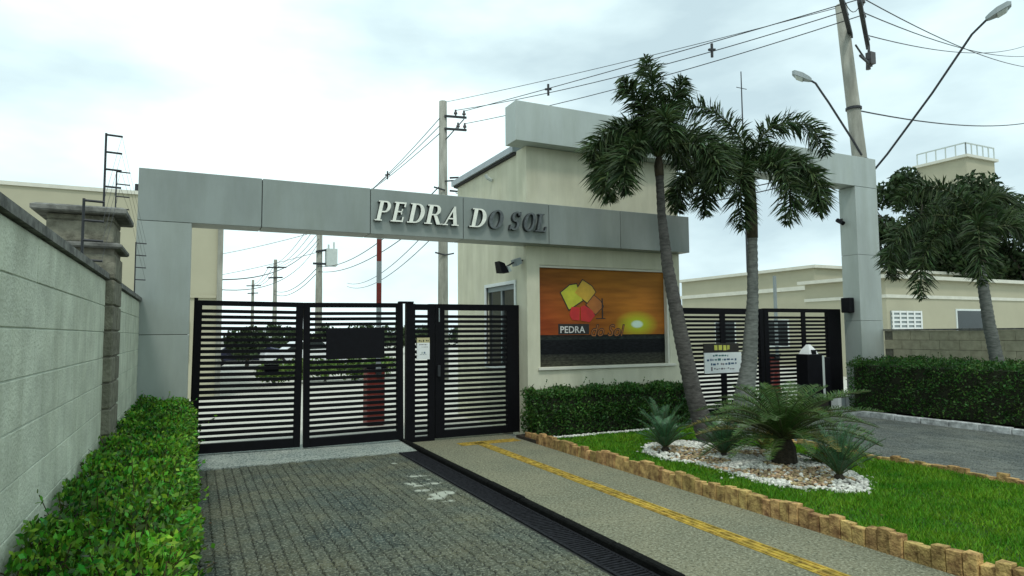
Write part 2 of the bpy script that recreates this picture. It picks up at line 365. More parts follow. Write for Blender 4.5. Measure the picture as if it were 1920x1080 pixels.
# ================================================================ SETTING: ground sheets
struct(MB().box(-300, 500, -60, 700, -0.5, -0.05).build('ground', M['ground']))
struct(MB().box(-8, 60, 10.45, 130, -0.3, -0.012).build('inner_road', M['inner']))
struct(MB().box(-0.62, -0.035, -1.0, 9.5, -0.2, 0.03).build('planting_bed', M['soil']))
drive = struct(MB().box(-0.03, 2.71, -3.0, 9.34, -0.25, -0.012).build('driveway', M['joint']))
exitd = struct(MB().box(8.09, 12.07, -3.0, 10.44, -0.25, -0.012).build('exit_driveway', M['joint']))
foot = struct(MB().box(3.06, 4.80, -3.0, 10.44, -0.25, 0.0).build('footpath', M['footpath']))
struct(MB().quad_box([(-0.03, 9.35, -0.25), (2.98, 9.35, -0.25), (2.98, 10.44, -0.25), (-0.03, 10.44, -0.25), (-0.03, 9.35, 0.006), (2.98, 9.35, 0.006), (2.98, 10.44, 0.03), (-0.03, 10.44, 0.075)]).build('gate_apron', M['apron']))
lawn = struct(MB().box(4.99, 8.0, -2.0, 9.15, -0.2, 0.035).build('lawn', M['lawnsoil']))
struct(MB().box(4.82, 8.0, 9.152, 9.798, -0.2, 0.04).build('hedge_bed', M['soil']))
struct(MB().box(12.28, 13.85, 1.0, 9.5, -0.2, 0.05).build('side_bed', M['soil']))

# pavers: the 300 that show largest as parts, the rest as one mass
def pavers(parent, x0, x1, y0, y1, material, pw=0.1, pl=0.2, stag=0.5):
    cand = []
    nx = int((x1 - x0) / pw)
    for i in range(nx):
        x = x0 + (i + 0.5) * pw
        y = y0 - (pl * stag if i % 2 else 0)
        while y < y1 - 0.02:
            a = max(y, y0); b = min(y + pl, y1)
            if b - a > 0.03: cand.append((x, (a + b) / 2, b - a))
            y += pl
    def size(c):
        q = proj(c[0], c[1], 0)
        if q is None or not (150 < q[0] < 1935 and q[1] < 1095): return 0
        return 1.0 / q[2]
    cand.sort(key=size, reverse=True)
    g = 0.0045
    amp = 0.007
    def outline(w, l, zg=True):
        ys = [-l, -l / 2, 0, l / 2, l]; sh = [amp, -amp, amp, -amp, amp] if zg else [0] * 5
        return [(-w + a_, y_) for y_, a_ in zip(ys, sh)][::-1] + [(w + a_, y_) for y_, a_ in zip(ys, sh)]
    def rings(w, l, z, zg=True, zb=-0.03):
        c = 0.007; o = outline(w, l, zg); tx, ty = random.uniform(-.012, .012), random.uniform(-.008, .008)
        top = [(x_ - math.copysign(c, x_), y_ - (c if abs(y_ - l) < 1e-6 else -c if abs(y_ + l) < 1e-6 else 0)) for x_, y_ in o]
        return [(x_, y_, zb) for x_, y_ in o], [(x_, y_, z - c) for x_, y_ in o], [(x_, y_, z + x_ * tx + y_ * ty) for x_, y_ in top]
    def open_hull(mb, rg, cx=0, cy=0):
        b = len(mb.v); n = len(rg[0])
        for r in rg: mb.v += [(x_ + cx, y_ + cy, z_) for x_, y_, z_ in r]
        for q in range(len(rg) - 1):
            for k in range(n):
                k2 = (k + 1) % n; mb.f.append((b + q * n + k, b + q * n + k2, b + (q + 1) * n + k2, b + (q + 1) * n + k)); mb.mi.append(0)
        e0 = b + (len(rg) - 1) * n; mb.f.append(tuple(e0 + k for k in range(n))); mb.mi.append(0)
    full = []
    for k in range(6):
        mb = MB(); open_hull(mb, rings(pw / 2 - g + .001, pl / 2 - g + .001, 0)); full.append(mb.mesh('paver', material))
    parts = [c for c in cand if abs(c[2] - pl) < 1e-6][:300]
    ps = set(parts)
    for c in parts:
        inst('paver', random.choice(full), (c[0], c[1], random.uniform(-0.003, 0.002)), parent, (random.uniform(-.008, .008), random.uniform(-.008, .008), random.uniform(-.006, .006)))
    mb = MB()
    for c in cand:
        if c in ps: continue
        open_hull(mb, rings(pw / 2 - g, c[2] / 2 - g, random.uniform(-.003, .002), abs(c[2] - pl) < 1e-6)[1:], c[0], c[1])
    o = mb.build('paver', material, parent); o['kind'] = 'stuff'
pavers(drive, -0.02, 2.70, 0.4, 9.33, M['paver'])
pavers(exitd, 8.10, 12.06, 1.0, 10.43, M['paver2'])

# drain channel and evenly near-black kerb beside the driveway
dr = T('drain_channel', 'long dark iron drain grate running along the driveway edge up to the gate', 'drain', (2.85, 6.6, 0))
MB().box(2.712, 2.74, -3, 9.34, -0.12, 0.002).box(2.955, 2.978, -3, 9.34, -0.12, 0.002).build('grate_frame', M['grate'], dr)
MB().box(2.741, 2.954, -3, 9.34, -0.2, -0.06).build('channel', M['joint'], dr)
gb = MB()
y = 1.0
while y < 9.33:
    gb.box(2.742, 2.953, y, y + 0.022, -0.03, 0.0); y += 0.044
o = gb.build('grate_bar', M['grate'], dr); o['kind'] = 'stuff'
kb = T('kerb', 'low black concrete kerb between the drain grate and the footpath', 'kerb', (3.02, 6, 0))
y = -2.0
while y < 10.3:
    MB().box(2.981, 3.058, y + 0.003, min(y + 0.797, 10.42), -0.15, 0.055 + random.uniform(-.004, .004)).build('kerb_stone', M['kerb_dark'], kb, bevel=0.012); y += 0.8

# tactile paving strip in yellow
tp = T('tactile_strip', 'worn yellow tactile paving strip along the footpath to the small gate', 'paving strip', (4.06, 6, 0))
def tac(x0, x1, y0, y1, ridges, dots=False):
    mb = MB().box(x0, x1, y0, y1, -0.01, 0.005)
    if not dots:
        for k in range(3):
            xx = x0 + (k + 0.5) * (x1 - x0) / 3
            mb.box(xx - 0.011, xx + 0.011, y0 + 0.015, y1 - 0.015, 0.0052, 0.011)
    else:
        for a in range(4):
            for b in range(4):
                xx = x0 + (a + .5) * (x1 - x0) / 4; yy = y0 + (b + .5) * (y1 - y0) / 4
                mb.box(xx - 0.014, xx + 0.014, yy - 0.014, yy + 0.014, 0.0052, 0.011)
    return mb
y = 0.6
while y < 9.4:
    tac(3.975, 4.145, y + 0.002, y + 0.248, 3).build('tile', M['tactile'], tp); y += 0.25
x = 3.72
while x < 4.55:
    tac(x + 0.002, x + 0.248, 9.42, 9.666, 3, True).build('tile', M['tactile'], tp); x += 0.25

# ================================================================ PORTALS
def segs_beam(parent, xs, y0, y1, z0, z1, m, gap=0.005):
    for a, b in zip(xs[:-1], xs[1:]):
        MB().box(a + gap, b - gap, y0, y1, z0, z1).build('beam_panel', m, parent, bevel=0.004)
def segs_pillar(parent, x0, x1, y0, y1, zs, m, gap=0.003):
    for a, b in zip(zs[:-1], zs[1:]):
        MB().box(x0, x1, y0, y1, a + gap, b - gap).build('pillar_panel', m, parent, bevel=0.004)
PL = T('entrance_portal', 'grey panelled portal with lettering over the left gates, left pillar in the hedge', 'portal', (-0.36, 9.7, 0))
segs_beam(PL, [-0.68, 0.81, 2.31, 3.78, 5.32, 6.77, 8.33], 9.50, 9.93, 3.185, 3.86, M['panel'])
MB().box(-0.66, 8.31, 9.52, 9.91, 3.20, 3.845).build('beam_core', M['core'], PL)
segs_pillar(PL, -0.68, -0.05, 9.50, 9.93, [-0.05, 1.72, 3.182], M['panel_p'])
MB().box(-0.66, -0.07, 9.52, 9.91, -0.04, 3.17).build('pillar_core', M['core'], PL)
PR = T('entrance_portal', 'taller pale grey portal crossing over the gatehouse to the right pillar', 'portal', (13.5, 9.75, 0))
segs_beam(PR, [4.74, 6.98, 9.25, 11.5, 13.86], 9.55, 9.96, 4.91, 5.585, M['panel2'], 0.0015)
MB().box(4.76, 13.84, 9.57, 9.94, 4.93, 5.57).build('beam_core', M['core'], PR)
segs_pillar(PR, 13.12, 13.86, 9.55, 9.96, [-0.12, 1.92, 3.38, 4.905], M['panel2'])
MB().box(13.14, 13.84, 9.57, 9.94, -0.1, 4.9).build('pillar_core', M['core'], PR)

# ---------------- raised letters
def arc(cx, cz, rx, rz, a0, a1, n=12):
    return [(cx + rx * math.cos(math.radians(a0 + (a1 - a0) * i / n)), cz + rz * math.sin(math.radians(a0 + (a1 - a0) * i / n))) for i in range(n + 1)]
def ring(cx, cz, rx, rz, ix, iz, a0, a1, n=14):
    o = arc(cx, cz, rx, rz, a0, a1, n); i = arc(cx, cz, ix, iz, a0, a1, n)
    return [[o[k], o[k + 1], i[k + 1], i[k]] for k in range(n)]
def R_(x0, x1, z0, z1): return [[(x0, z0), (x1, z0), (x1, z1), (x0, z1)]]
GL = {
    'P': R_(.12, .34, 0, 1) + R_(0, .46, 0, .06) + R_(0, .12, .94, 1) + R_(.34, .5, .93, 1) + R_(.34, .5, .42, .49) + ring(.5, .71, .34, .29, .13, .22, -90, 90),
    'E': R_(.12, .34, 0, 1) + R_(0, .12, 0, .06) + R_(0, .12, .94, 1) + R_(.34, .82, 0, .08) + R_(.34, .80, .92, 1) + R_(.34, .62, .48, .55) + R_(.72, .82, .08, .26) + R_(.70, .80, .76, .92) + R_(.58, .66, .38, .48) + R_(.58, .66, .55, .65),
    'D': R_(.12, .34, 0, 1) + R_(0, .12, 0, .06) + R_(0, .12, .94, 1) + R_(.34, .45, .93, 1) + R_(.34, .45, 0, .07) + ring(.45, .5, .48, .5, .24, .43, -90, 90),
    'R': R_(.12, .34, 0, 1) + R_(0, .46, 0, .06) + R_(0, .12, .94, 1) + R_(.34, .5, .93, 1) + R_(.34, .5, .46, .53) + ring(.5, .73, .32, .27, .12, .2, -90, 90) + [[(.46, .46), (.66, .46), (.95, .0), (.72, .0)]] + R_(.95, 1.02, 0, .06),
    'A': [[(.08, .06), (.18, .06), (.60, 1), (.50, 1)], [(.44, .86), (.60, 1), (.90, .06), (.66, .06)]] + R_(-.04, .32, 0, .06) + R_(.56, 1.02, 0, .06) + R_(.26, .66, .32, .39),
    'O': ring(.47, .5, .45, .52, .23, .43, 0, 360, 28),
    'S': ring(.40, .73, .32, .29, .13, .19, 20, 270, 16) + ring(.40, .27, .36, .29, .14, .19, -160, 90, 16) + R_(.64, .72, .74, 1.0) + R_(.04, .12, 0, .28),
    'L': R_(.12, .34, 0, 1) + R_(0, .12, 0, .06) + R_(0, .46, .94, 1) + R_(.34, .82, 0, .08) + R_(.72, .82, .08, .30),
}
SG = T('letter_sign', 'raised italic serif letters PEDRA DO SOL on the left portal beam', 'sign', (3.84, 9.48, 3.375))
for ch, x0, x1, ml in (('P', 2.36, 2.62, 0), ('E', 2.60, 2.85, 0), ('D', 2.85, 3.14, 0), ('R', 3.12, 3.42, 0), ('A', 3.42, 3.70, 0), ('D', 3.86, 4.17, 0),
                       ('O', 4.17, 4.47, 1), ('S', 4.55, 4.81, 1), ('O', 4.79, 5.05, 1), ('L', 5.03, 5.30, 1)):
    mb = MB(); h = 0.30; slant = 0.22
    for k, poly in enumerate(GL[ch]):
        sx = (x1 - x0) / 1.10
        pts = [(x0 + 0.0 + px_ * sx + (pz_) * h * slant - 0.01, 3.375 + pz_ * h) for px_, pz_ in poly]
        mb.prism(pts, 9.425 - (k % 7) * 0.0004, 9.4955, 0, 1)
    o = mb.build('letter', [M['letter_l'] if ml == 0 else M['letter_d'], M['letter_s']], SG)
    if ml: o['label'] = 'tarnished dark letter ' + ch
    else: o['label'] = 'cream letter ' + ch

# ================================================================ GATEHOUSE
GH = T('gatehouse', 'beige rendered gatehouse carrying the sunset sign between both gates', 'gatehouse', (6.7, 11.4, 0))
sx0, sx1, sz0, sz1 = 5.29, 8.06, 1.125, 2.87
(MB().box(5.05, sx0, 9.80, 10.17, -0.05, 4.905).box(sx1, 8.32, 9.80, 10.17, -0.05, 4.905).box(sx0, sx1, 9.80, 10.17, -0.05, sz0).box(sx0, sx1, 9.80, 10.17, sz1, 4.905)
 .box(sx0, sx1, 9.93, 10.17, sz0, sz1)).build('front_wall', M['beige'], GH)
wy0, wy1, wz0, wz1 = 10.32, 11.56, 1.12, 2.58
(MB().box(5.08, 5.24, 10.172, wy0, -0.05, 4.86).box(5.08, 5.24, wy1, 13.10, -0.05, 4.86).box(5.08, 5.24, wy0, wy1, -0.05, wz0).box(5.08, 5.24, wy0, wy1, wz1, 4.86)).build('side_wall', M['beige'], GH)
MB().box(5.24, 8.28, 12.94, 13.10, -0.05, 4.86).build('rear_wall', M['beige'], GH)
MB().box(8.12, 8.28, 10.172, 12.938, -0.05, 4.86).build('side_wall', M['beige'], GH)
rf = MB().box(4.98, 8.38, 10.175, 13.22, 4.90, 5.01).build('roof', M['roofmetal'], GH)
MB().box(5.02, 8.34, 10.176, 13.18, 4.862, 4.899).build('roof_edge', M['roofdark'], rf)
# sill and thin reveals round the sign
MB().box(5.24, 8.16, 9.755, 9.799, 1.075, 1.122).build('sill', M['cream'], GH, bevel=0.005)
MB().box(sx0 + .001, sx0 + .03, 9.87, 9.929, sz0, sz1 - .04).box(sx1 - .045, sx1 - .001, 9.81, 9.929, sz0, sz1 - .04).box(sx0 + .001, sx1 - .001, 9.83, 9.929, sz1 - .038, sz1 - .001).build('sign_surround', M['cream'], GH)
wf = MB().box(5.055, 5.10, wy0 - .06, wy0, wz0 - .06, wz1 + .06).box(5.055, 5.10, wy1, wy1 + .06, wz0 - .06, wz1 + .06).box(5.055, 5.10, wy0, wy1, wz1, wz1 + .06).box(5.055, 5.10, wy0, wy1, wz0 - .06, wz0).build('window', M['frame_white'], GH)
MB().box(5.10, 5.13, wy0, wy1, wz1 - .09, wz1 - .05).box(5.10, 5.13, (wy0 + wy1) / 2 - .02, (wy0 + wy1) / 2 + .02, wz0, wz1 - .09).build('sash_bar', M['grey'], wf)
MB().box(5.13, 5.14, wy0 + .001, wy1 - .001, wz0 + .001, wz1 - .05).build('pane', M['glass'], wf)
MB().box(5.10, 5.13, wy0, wy1, wz1 - .049, wz1 - .001).build('shutter_box', M['grey'], wf)
# vent pipe and lamp on the side wall
MB().tube([(5.06, 11.25, 4.62), (4.97, 11.25, 4.66), (4.93, 11.25, 4.72)], .035, 8).build('vent_pipe', M['greylight'], GH)

# sunset sign: flat print
def sign_print():
    m = bpy.data.materials.new('sunset_print'); m.use_nodes = True
    t = m.node_tree; p = t.nodes['Principled BSDF']; p.inputs['Roughness'].default_value = 0.6; p.inputs['Specular IOR Level'].default_value = 0.12
    tcn = N(t, 'ShaderNodeTexCoord'); sx = N(t, 'ShaderNodeSeparateXYZ'); t.links.new(tcn.outputs['Object'], sx.inputs[0])
    def ramp(src, stops, lo, hi):
        mr = N(t, 'ShaderNodeMapRange'); mr.inputs['From Min'].default_value = lo; mr.inputs['From Max'].default_value = hi
        t.links.new(src, mr.inputs['Value'])
        r = N(t, 'ShaderNodeValToRGB'); t.links.new(mr.outputs['Result'], r.inputs['Fac'])
        r.color_ramp.elements[0].position = stops[0][0]; r.color_ramp.elements[0].color = (*stops[0][1], 1)
        r.color_ramp.elements[1].position = stops[-1][0]; r.color_ramp.elements[1].color = (*stops[-1][1], 1)
        for s_, c_ in stops[1:-1]:
            e_ = r.color_ramp.elements.new(s_); e_.color = (*c_, 1)
        return r.outputs['Color']
    def mixc(f, a, b, mode='MIX'):
        x = N(t, 'ShaderNodeMix', data_type='RGBA', blend_type=mode)
        if isinstance(f, float): x.inputs['Factor'].default_value = f
        else: t.links.new(f, x.inputs['Factor'])
        for key, val in (('A', a), ('B', b)):
            if isinstance(val, tuple): x.inputs[key].default_value = (*val, 1)
            else: t.links.new(val, x.inputs[key])
        return x.outputs['Result']
    W = 2.72
    hor = ramp(sx.outputs['X'], [(0, (0.27, 0.055, 0.018)), (0.35, (0.31, 0.088, 0.018)), (0.7, (0.41, 0.16, 0.025)), (1, (0.38, 0.14, 0.025))], 0, W)
    top = ramp(sx.outputs['X'], [(0, (0.22, 0.085, 0.02)), (0.5, (0.30, 0.13, 0.022)), (1, (0.34, 0.15, 0.03))], 0, W)
    fz = ramp(sx.outputs['Z'], [(0, (0, 0, 0)), (1, (1, 1, 1))], 0.75, 1.7)
    skyc = mixc(fz, hor, top)
    mpn = N(t, 'ShaderNodeMapping'); mpn.inputs['Scale'].default_value = (0.55, 1, 4.2); t.links.new(tcn.outputs['Object'], mpn.inputs['Vector'])
    nn = N(t, 'ShaderNodeTexNoise'); nn.inputs['Scale'].default_value = 2.4; nn.inputs['Detail'].default_value = 5; t.links.new(mpn.outputs['Vector'], nn.inputs['Vector'])
    band = ramp(nn.outputs['Fac'], [(0, (0.72, 0.68, 0.68)), (1, (1.22, 1.16, 1.0))], 0.30, 0.70)
    skyc = mixc(1.0, skyc, band, 'MULTIPLY')
    # printed halo round the printed sun
    mp2 = N(t, 'ShaderNodeMapping'); mp2.inputs['Location'].default_value = (-2.06, 0, -0.73 * 1.9); mp2.inputs['Scale'].default_value = (1, 0, 1.9); t.links.new(tcn.outputs['Object'], mp2.inputs['Vector'])
    ln = N(t, 'ShaderNodeVectorMath', operation='LENGTH'); t.links.new(mp2.outputs['Vector'], ln.inputs[0])
    halo = ramp(ln.outputs['Value'], [(0, (1, 1, 1)), (0.35, (0.85, 0.85, 0.85)), (1, (0, 0, 0))], 0.0, 0.50)
    skyc = mixc(halo, skyc, (0.42, 0.50, 0.03))
    core = ramp(ln.outputs['Value'], [(0, (1, 1, 1)), (0.6, (0.9, 0.9, 0.9)), (1, (0, 0, 0))], 0.03, 0.15)
    skyc = mixc(core, skyc, (0.62, 0.78, 0.66))
    mp3 = N(t, 'ShaderNodeMapping'); mp3.inputs['Scale'].default_value = (4, 1, 14); t.links.new(tcn.outputs['Object'], mp3.inputs['Vector'])
    n3 = N(t, 'ShaderNodeTexNoise'); n3.inputs['Scale'].default_value = 3.0; n3.inputs['Detail'].default_value = 6; t.links.new(mp3.outputs['Vector'], n3.inputs['Vector'])
    sea = ramp(sx.outputs['Z'], [(0, (0.045, 0.045, 0.033)), (0.34, (0.03, 0.031, 0.026)), (0.40, (0.006, 0.007, 0.009)), (0.82, (0.008, 0.009, 0.011)), (0.86, (0.022, 0.028, 0.026)), (1, (0.014, 0.012, 0.010))], 0.0, 0.55)
    seab = ramp(n3.outputs['Fac'], [(0, (0.4, 0.4, 0.4)), (1, (1.7, 1.7, 1.6))], 0.3, 0.7)
    sea = mixc(1.0, sea, seab, 'MULTIPLY')
    g = N(t, 'ShaderNodeMath', operation='GREATER_THAN'); g.inputs[1].default_value = 0.545; t.links.new(sx.outputs['Z'], g.inputs[0])
    t.links.new(mixc(g.outputs[0], sea, skyc), p.inputs['Base Color'])
    return m
SB = MB().box(sx0 + .031, sx1 - .046, 9.895, 9.928, sz0 + .001, sz1 - .039).build('sign_board', sign_print(), None, off=(sx0 + .031, 9.895, sz0))
tag(SB, 'printed sign of an orange sunset over dark sea with a stone logo', 'sign')
def pr(n, poly, m, d=0.002):
    return MB().prism(poly, 9.895 - d - 0.002, 9.8945, 0).build(n, m, SB)
def quad_c(cx, cz, w, h, a):
    a = math.radians(a); c, s_ = math.cos(a), math.sin(a)
    return [(cx + x * c - z * s_, cz + x * s_ + z * c) for x, z in ((-w, -h), (w * .75, -h * 1.05), (w, h * .7), (w * .3, h), (-w * .9, h * .9))]
pr('logo_outline', quad_c(5.985, 2.36, .205, .195, 32), M['print_black']); pr('logo_stone', quad_c(5.985, 2.36, .185, .175, 32), M['print_lime'], .004)
pr('logo_outline', quad_c(6.27, 2.44, .195, .165, -33), M['print_black'], .003); pr('logo_stone', quad_c(6.27, 2.44, .177, .147, -33), M['print_gold'], .006)
pr('logo_outline', quad_c(6.47, 2.20, .16, .14, -40), M['print_black'], .001); pr('logo_stone', quad_c(6.47, 2.20, .145, .125, -40), M['print_orange'], .003)
pr('logo_stone', [(5.93, 2.02), (5.98, 1.93), (6.13, 1.92), (6.14, 2.15), (5.97, 2.16)], M['print_red'], .005)
pr('logo_stone', [(6.16, 1.92), (6.34, 1.89), (6.46, 2.01), (6.40, 2.10), (6.24, 2.19), (6.16, 2.16)], M['print_red'], .007)
pr('text_plate', [(5.70, 1.86), (6.33, 1.86), (6.33, 1.68), (5.70, 1.68)], M['print_black'], .001)
def text(body, size, m, name, parent, loc, shear=0.0, bold=0.0, sx_=1.0):
    cu = bpy.data.curves.new(name, 'FONT'); cu.body = body; cu.size = size; cu.shear = shear; cu.extrude = 0.001; cu.offset = bold; cu.resolution_u = 3
    tmp = bpy.data.objects.new(name, cu); COL.objects.link(tmp)
    me = bpy.data.meshes.new_from_object(tmp.evaluated_get(bpy.context.evaluated_depsgraph_get()))
    bpy.data.objects.remove(tmp)
    me.materials.clear(); me.materials.append(m)
    me.transform(Matrix.Rotation(PI / 2, 4, 'X')); me.transform(Matrix.Diagonal((sx_, 1, 1, 1)))
    o = bpy.data.objects.new(name, me); COL.objects.link(o); o.parent = parent; o.location = Vector(loc) - WLOC[parent.name]
    return o
text('PEDRA', .165, M['print_white'], 'lettering', SB, (5.73, 9.889, 1.705), 0, .002, 1.02)
text('do Sol', .30, M['print_black'], 'lettering', SB, (6.34, 9.8915, 1.64), .32, .010, .92)
text('do Sol', .30, M['print_orange'], 'lettering', SB, (6.34, 9.8885, 1.64), .32, -.004, .92)
MB().box(6.605, 6.63, 9.889, 9.894, 1.95, 2.32).box(6.48, 6.604, 9.889, 9.894, 1.95, 1.965).box(6.631, 6.68, 9.889, 9.894, 1.95, 1.965).build('script_stroke', M['print_black'], SB)

# floodlight on the corner of the gatehouse
fl = T('floodlight', 'black twin floodlight on a bracket at the gatehouse corner above the window', 'floodlight', (5.05, 9.95, 2.93))
MB().tube([(5.049, 9.95, 2.95), (4.97, 9.95, 2.93), (4.86, 9.95, 2.90), (4.74, 9.95, 2.83)], .014, 6).build('bracket', M['darkmetal'], fl)
MB().hull([[(4.66, 9.86, 2.88), (4.66, 10.04, 2.88), (4.56, 10.04, 2.91), (4.56, 9.86, 2.91)], [(4.74, 9.84, 2.72), (4.74, 10.06, 2.72), (4.60, 10.06, 2.72), (4.60, 9.84, 2.72)]]).build('lamp_head', M['blackbox'], fl)
MB().hull([[(4.755, 9.87, 2.84), (4.755, 10.03, 2.84), (4.72, 10.03, 2.83), (4.72, 9.87, 2.83)], [(4.80, 9.87, 2.75), (4.80, 10.03, 2.75), (4.745, 10.03, 2.73), (4.745, 9.87, 2.73)]]).build('lamp_face', M['greylight'], fl)
MB().hull([[(4.96, 9.86, 2.99), (4.96, 10.04, 2.99), (4.86, 10.04, 2.95), (4.86, 9.86, 2.95)], [(5.00, 9.86, 2.89), (5.00, 10.04, 2.89), (4.90, 10.04, 2.84), (4.90, 9.86, 2.84)]]).build('lamp_head', M['grey'], fl)
# speaker box and small camera on the right pillar
sb = T('wall_speaker', 'small black box fixed to the inner face of the right pillar above the gate', 'wall box', (13.11, 9.76, 2.3))
MB().box(12.92, 13.10, 9.67, 9.88, 2.10, 2.43).build('box', M['blackbox'], sb, bevel=.015); MB().box(13.10, 13.119, 9.72, 9.82, 2.2, 2.34).build('mount', M['darkmetal'], sb)
sc_ = T('security_camera', 'tiny dark camera high on the inner face of the right pillar', 'camera', (13.11, 9.9, 4.15))
MB().tube([(13.119, 9.9, 4.22), (13.05, 9.9, 4.20)], .018, 6).build('mount', M['darkmetal'], sc_); MB().tube([(13.05, 9.97, 4.20), (13.02, 9.80, 4.10)], .05, 8).build('body', M['blackbox'], sc_)

# ================================================================ GATES
SLAT, GAP = 0.049, 0.032
def slats(parent, x0, x1, z0, z1, y0=10.13, y1=10.165, skip=None):
    """horizontal slats between two stiles, one object each."""
    pitch = SLAT + GAP
    me = MB().box(-(x1 - x0) / 2, (x1 - x0) / 2, 0, y1 - y0, 0, SLAT).mesh('slat', M['black'])
    z = z0
    while z + SLAT < z1:
        inst('slat', me, ((x0 + x1) / 2, y0, z), parent, (0, 0, random.uniform(-.0008, .0008))); z += pitch
def rect_frame(parent, x0, x1, z0, z1, wl, wr, top, bot, y0=10.11, y1=10.19):
    MB().box(x0, x0 + wl, y0, y1, z0, z1).build('stile', M['black'], parent, bevel=.003)
    MB().box(x1 - wr, x1, y0, y1, z0, z1).build('stile', M['black'], parent, bevel=.003)
    MB().box(x0 + wl, x1 - wr, y0 + .002, y1 - .002, z1 - top, z1).build('rail', M['black'], parent)
    MB().box(x0 + wl, x1 - wr, y0 + .002, y1 - .002, z0, z0 + bot).build('rail', M['black'], parent)
g1 = T('gate_leaf', 'black slatted gate leaf next to the left pillar', 'gate', (0.0, 10.15, 0.08), 'black slatted entrance gates')
rect_frame(g1, 0.0, 1.445, 0.08, 2.20, .085, .095, .07, .13); slats(g1, .085, 1.35, .245, 2.13)
MB().box(-0.02, 0.03, 10.195, 10.24, 0.08, 2.24).build('hinge_post', M['black'], g1)
MB().box(0.93, 1.13, 10.195, 10.27, 1.18, 1.29).build('lock_box', M['blackbox'], g1)
g1.rotation_euler = (0, 0.010, 0)
g2 = T('gate_leaf', 'black slatted gate leaf carrying a blank black board', 'gate', (1.49, 10.15, 0.05), 'black slatted entrance gates')
rect_frame(g2, 1.49, 3.005, 0.05, 2.185, .09, .10, .07, .13); slats(g2, 1.58, 2.905, .215, 2.12)
MB().box(1.81, 2.70, 10.085, 10.109, 1.33, 1.79).build('blank_board', M['blackbox'], g2, bevel=.004)
g2.rotation_euler = (0, -0.008, 0)
gp = T('gate_post', 'narrow black post with flat cap between the driveway gate and the small gate', 'gate post', (3.1, 10.15, 0))
MB().box(3.045, 3.19, 10.10, 10.20, -0.02, 2.19).build('post', M['black'], gp, bevel=.003); MB().box(2.93, 3.16, 10.09, 10.21, 2.192, 2.225).build('post_cap', M['black'], gp)
g3 = T('slatted_fence', 'slim black slatted panel with a paper notice beside the small gate', 'fence', (3.3, 10.15, 0), 'black slatted entrance gates')
slats(g3, 3.195, 3.42, .10, 2.06); MB().box(3.42, 3.52, 10.11, 10.19, -0.01, 2.19).build('stile', M['black'], g3); MB().box(3.195, 3.418, 10.112, 10.188, 2.09, 2.185).build('rail', M['black'], g3); MB().box(3.195, 3.418, 10.112, 10.188, 0.0, .075).build('rail', M['black'], g3)
g4 = T('pedestrian_gate', 'small black slatted pedestrian gate beside the gatehouse corner', 'gate', (3.6, 10.15, 0), 'black slatted entrance gates')
rect_frame(g4, 3.53, 5.045, 0.03, 2.19, .16, .23, .10, .12); slats(g4, 3.69, 4.815, .18, 2.08)
MB().box(3.56, 3.60, 10.06, 10.108, 1.02, 1.20).build('handle', M['darkmetal'], g4); MB().box(3.585, 3.60, 10.095, 10.109, 1.9, 2.12).build('latch_plate', M['grey'], g4)
# right-hand gates
g5 = T('gate_leaf', 'black slatted right gate leaf with the white notice board, behind the palms', 'gate', (8.4, 10.15, 0), 'black slatted entrance gates')
rect_frame(g5, 8.34, 10.80, 0.03, 2.18, .10, .10, .12, .13); slats(g5, 8.44, 10.70, .19, 2.05)
MB().box(9.60, 9.74, 10.105, 10.129, .16, 2.06).build('mid_stile', M['black'], g5)
g6 = T('gate_leaf', 'black slatted right gate leaf beside the right pillar', 'gate', (10.9, 10.15, 0), 'black slatted entrance gates')
rect_frame(g6, 10.84, 13.11, 0.03, 2.19, .12, .42, .08, .13); slats(g6, 10.96, 12.69, .19, 2.10)
MB().box(11.90, 12.02, 10.105, 10.129, .16, 2.11).build('mid_stile', M['black'], g6)
g6.rotation_euler = (0, 0, -0.035)
# green ground cover / shrub tops behind the far left edge of the right gate
# notices
def marks(parent, x0, z, w, h, m, n, y, jit=0.3):
    mb = MB(); x = x0; i = 0
    while x < x0 + w:
        ww = random.uniform(.5, 1.2) * w / n
        mb.box(x, min(x + ww, x0 + w), y - .0016 - (i % 3) * .0003, y - .0002, z + random.uniform(0, jit) * h, z + h * random.uniform(1 - jit, 1))
        x += ww + random.uniform(.2, .5) * w / n; i += 1
    mb.build('print_line', m, parent)
nb = T('notice_board', 'white notice with blue printed lines under a black strip on the right gate', 'notice', (9.62, 10.08, .88))
MB().box(9.14, 10.12, 10.078, 10.102, .875, 1.285).build('white_panel', M['white'], nb); MB().box(9.13, 10.05, 10.076, 10.102, 1.29, 1.47).build('black_strip', M['sign_black'], nb)
marks(nb, 9.40, 1.325, .32, .115, M['ink_yellow'], 3, 10.076, .15); marks(nb, 9.74, 1.33, .07, .12, M['ink_yellow'], 2, 10.076, .2)
marks(nb, 9.36, 1.20, .40, .05, M['ink_teal'], 6, 10.078); marks(nb, 9.20, 1.115, .17, .05, M['ink_blue'], 3, 10.078); marks(nb, 9.40, 1.115, .22, .055, M['ink_teal'], 3, 10.078); marks(nb, 9.64, 1.115, .34, .055, M['ink_blue'], 4, 10.078)
marks(nb, 9.30, 1.03, .20, .055, M['ink_blue'], 3, 10.078); marks(nb, 9.56, 1.03, .09, .055, M['ink_grey'], 2, 10.078); marks(nb, 9.68, 1.03, .30, .055, M['ink_blue'], 4, 10.078)
marks(nb, 9.30, .91, .06, .10, M['ink_grey'], 1, 10.078); marks(nb, 9.38, .94, .55, .045, M['ink_grey'], 11, 10.078, .6)
pn = T('paper_notice', 'small white paper notice with tan heading on the slim panel by the small gate', 'notice', (3.31, 10.09, 1.3))
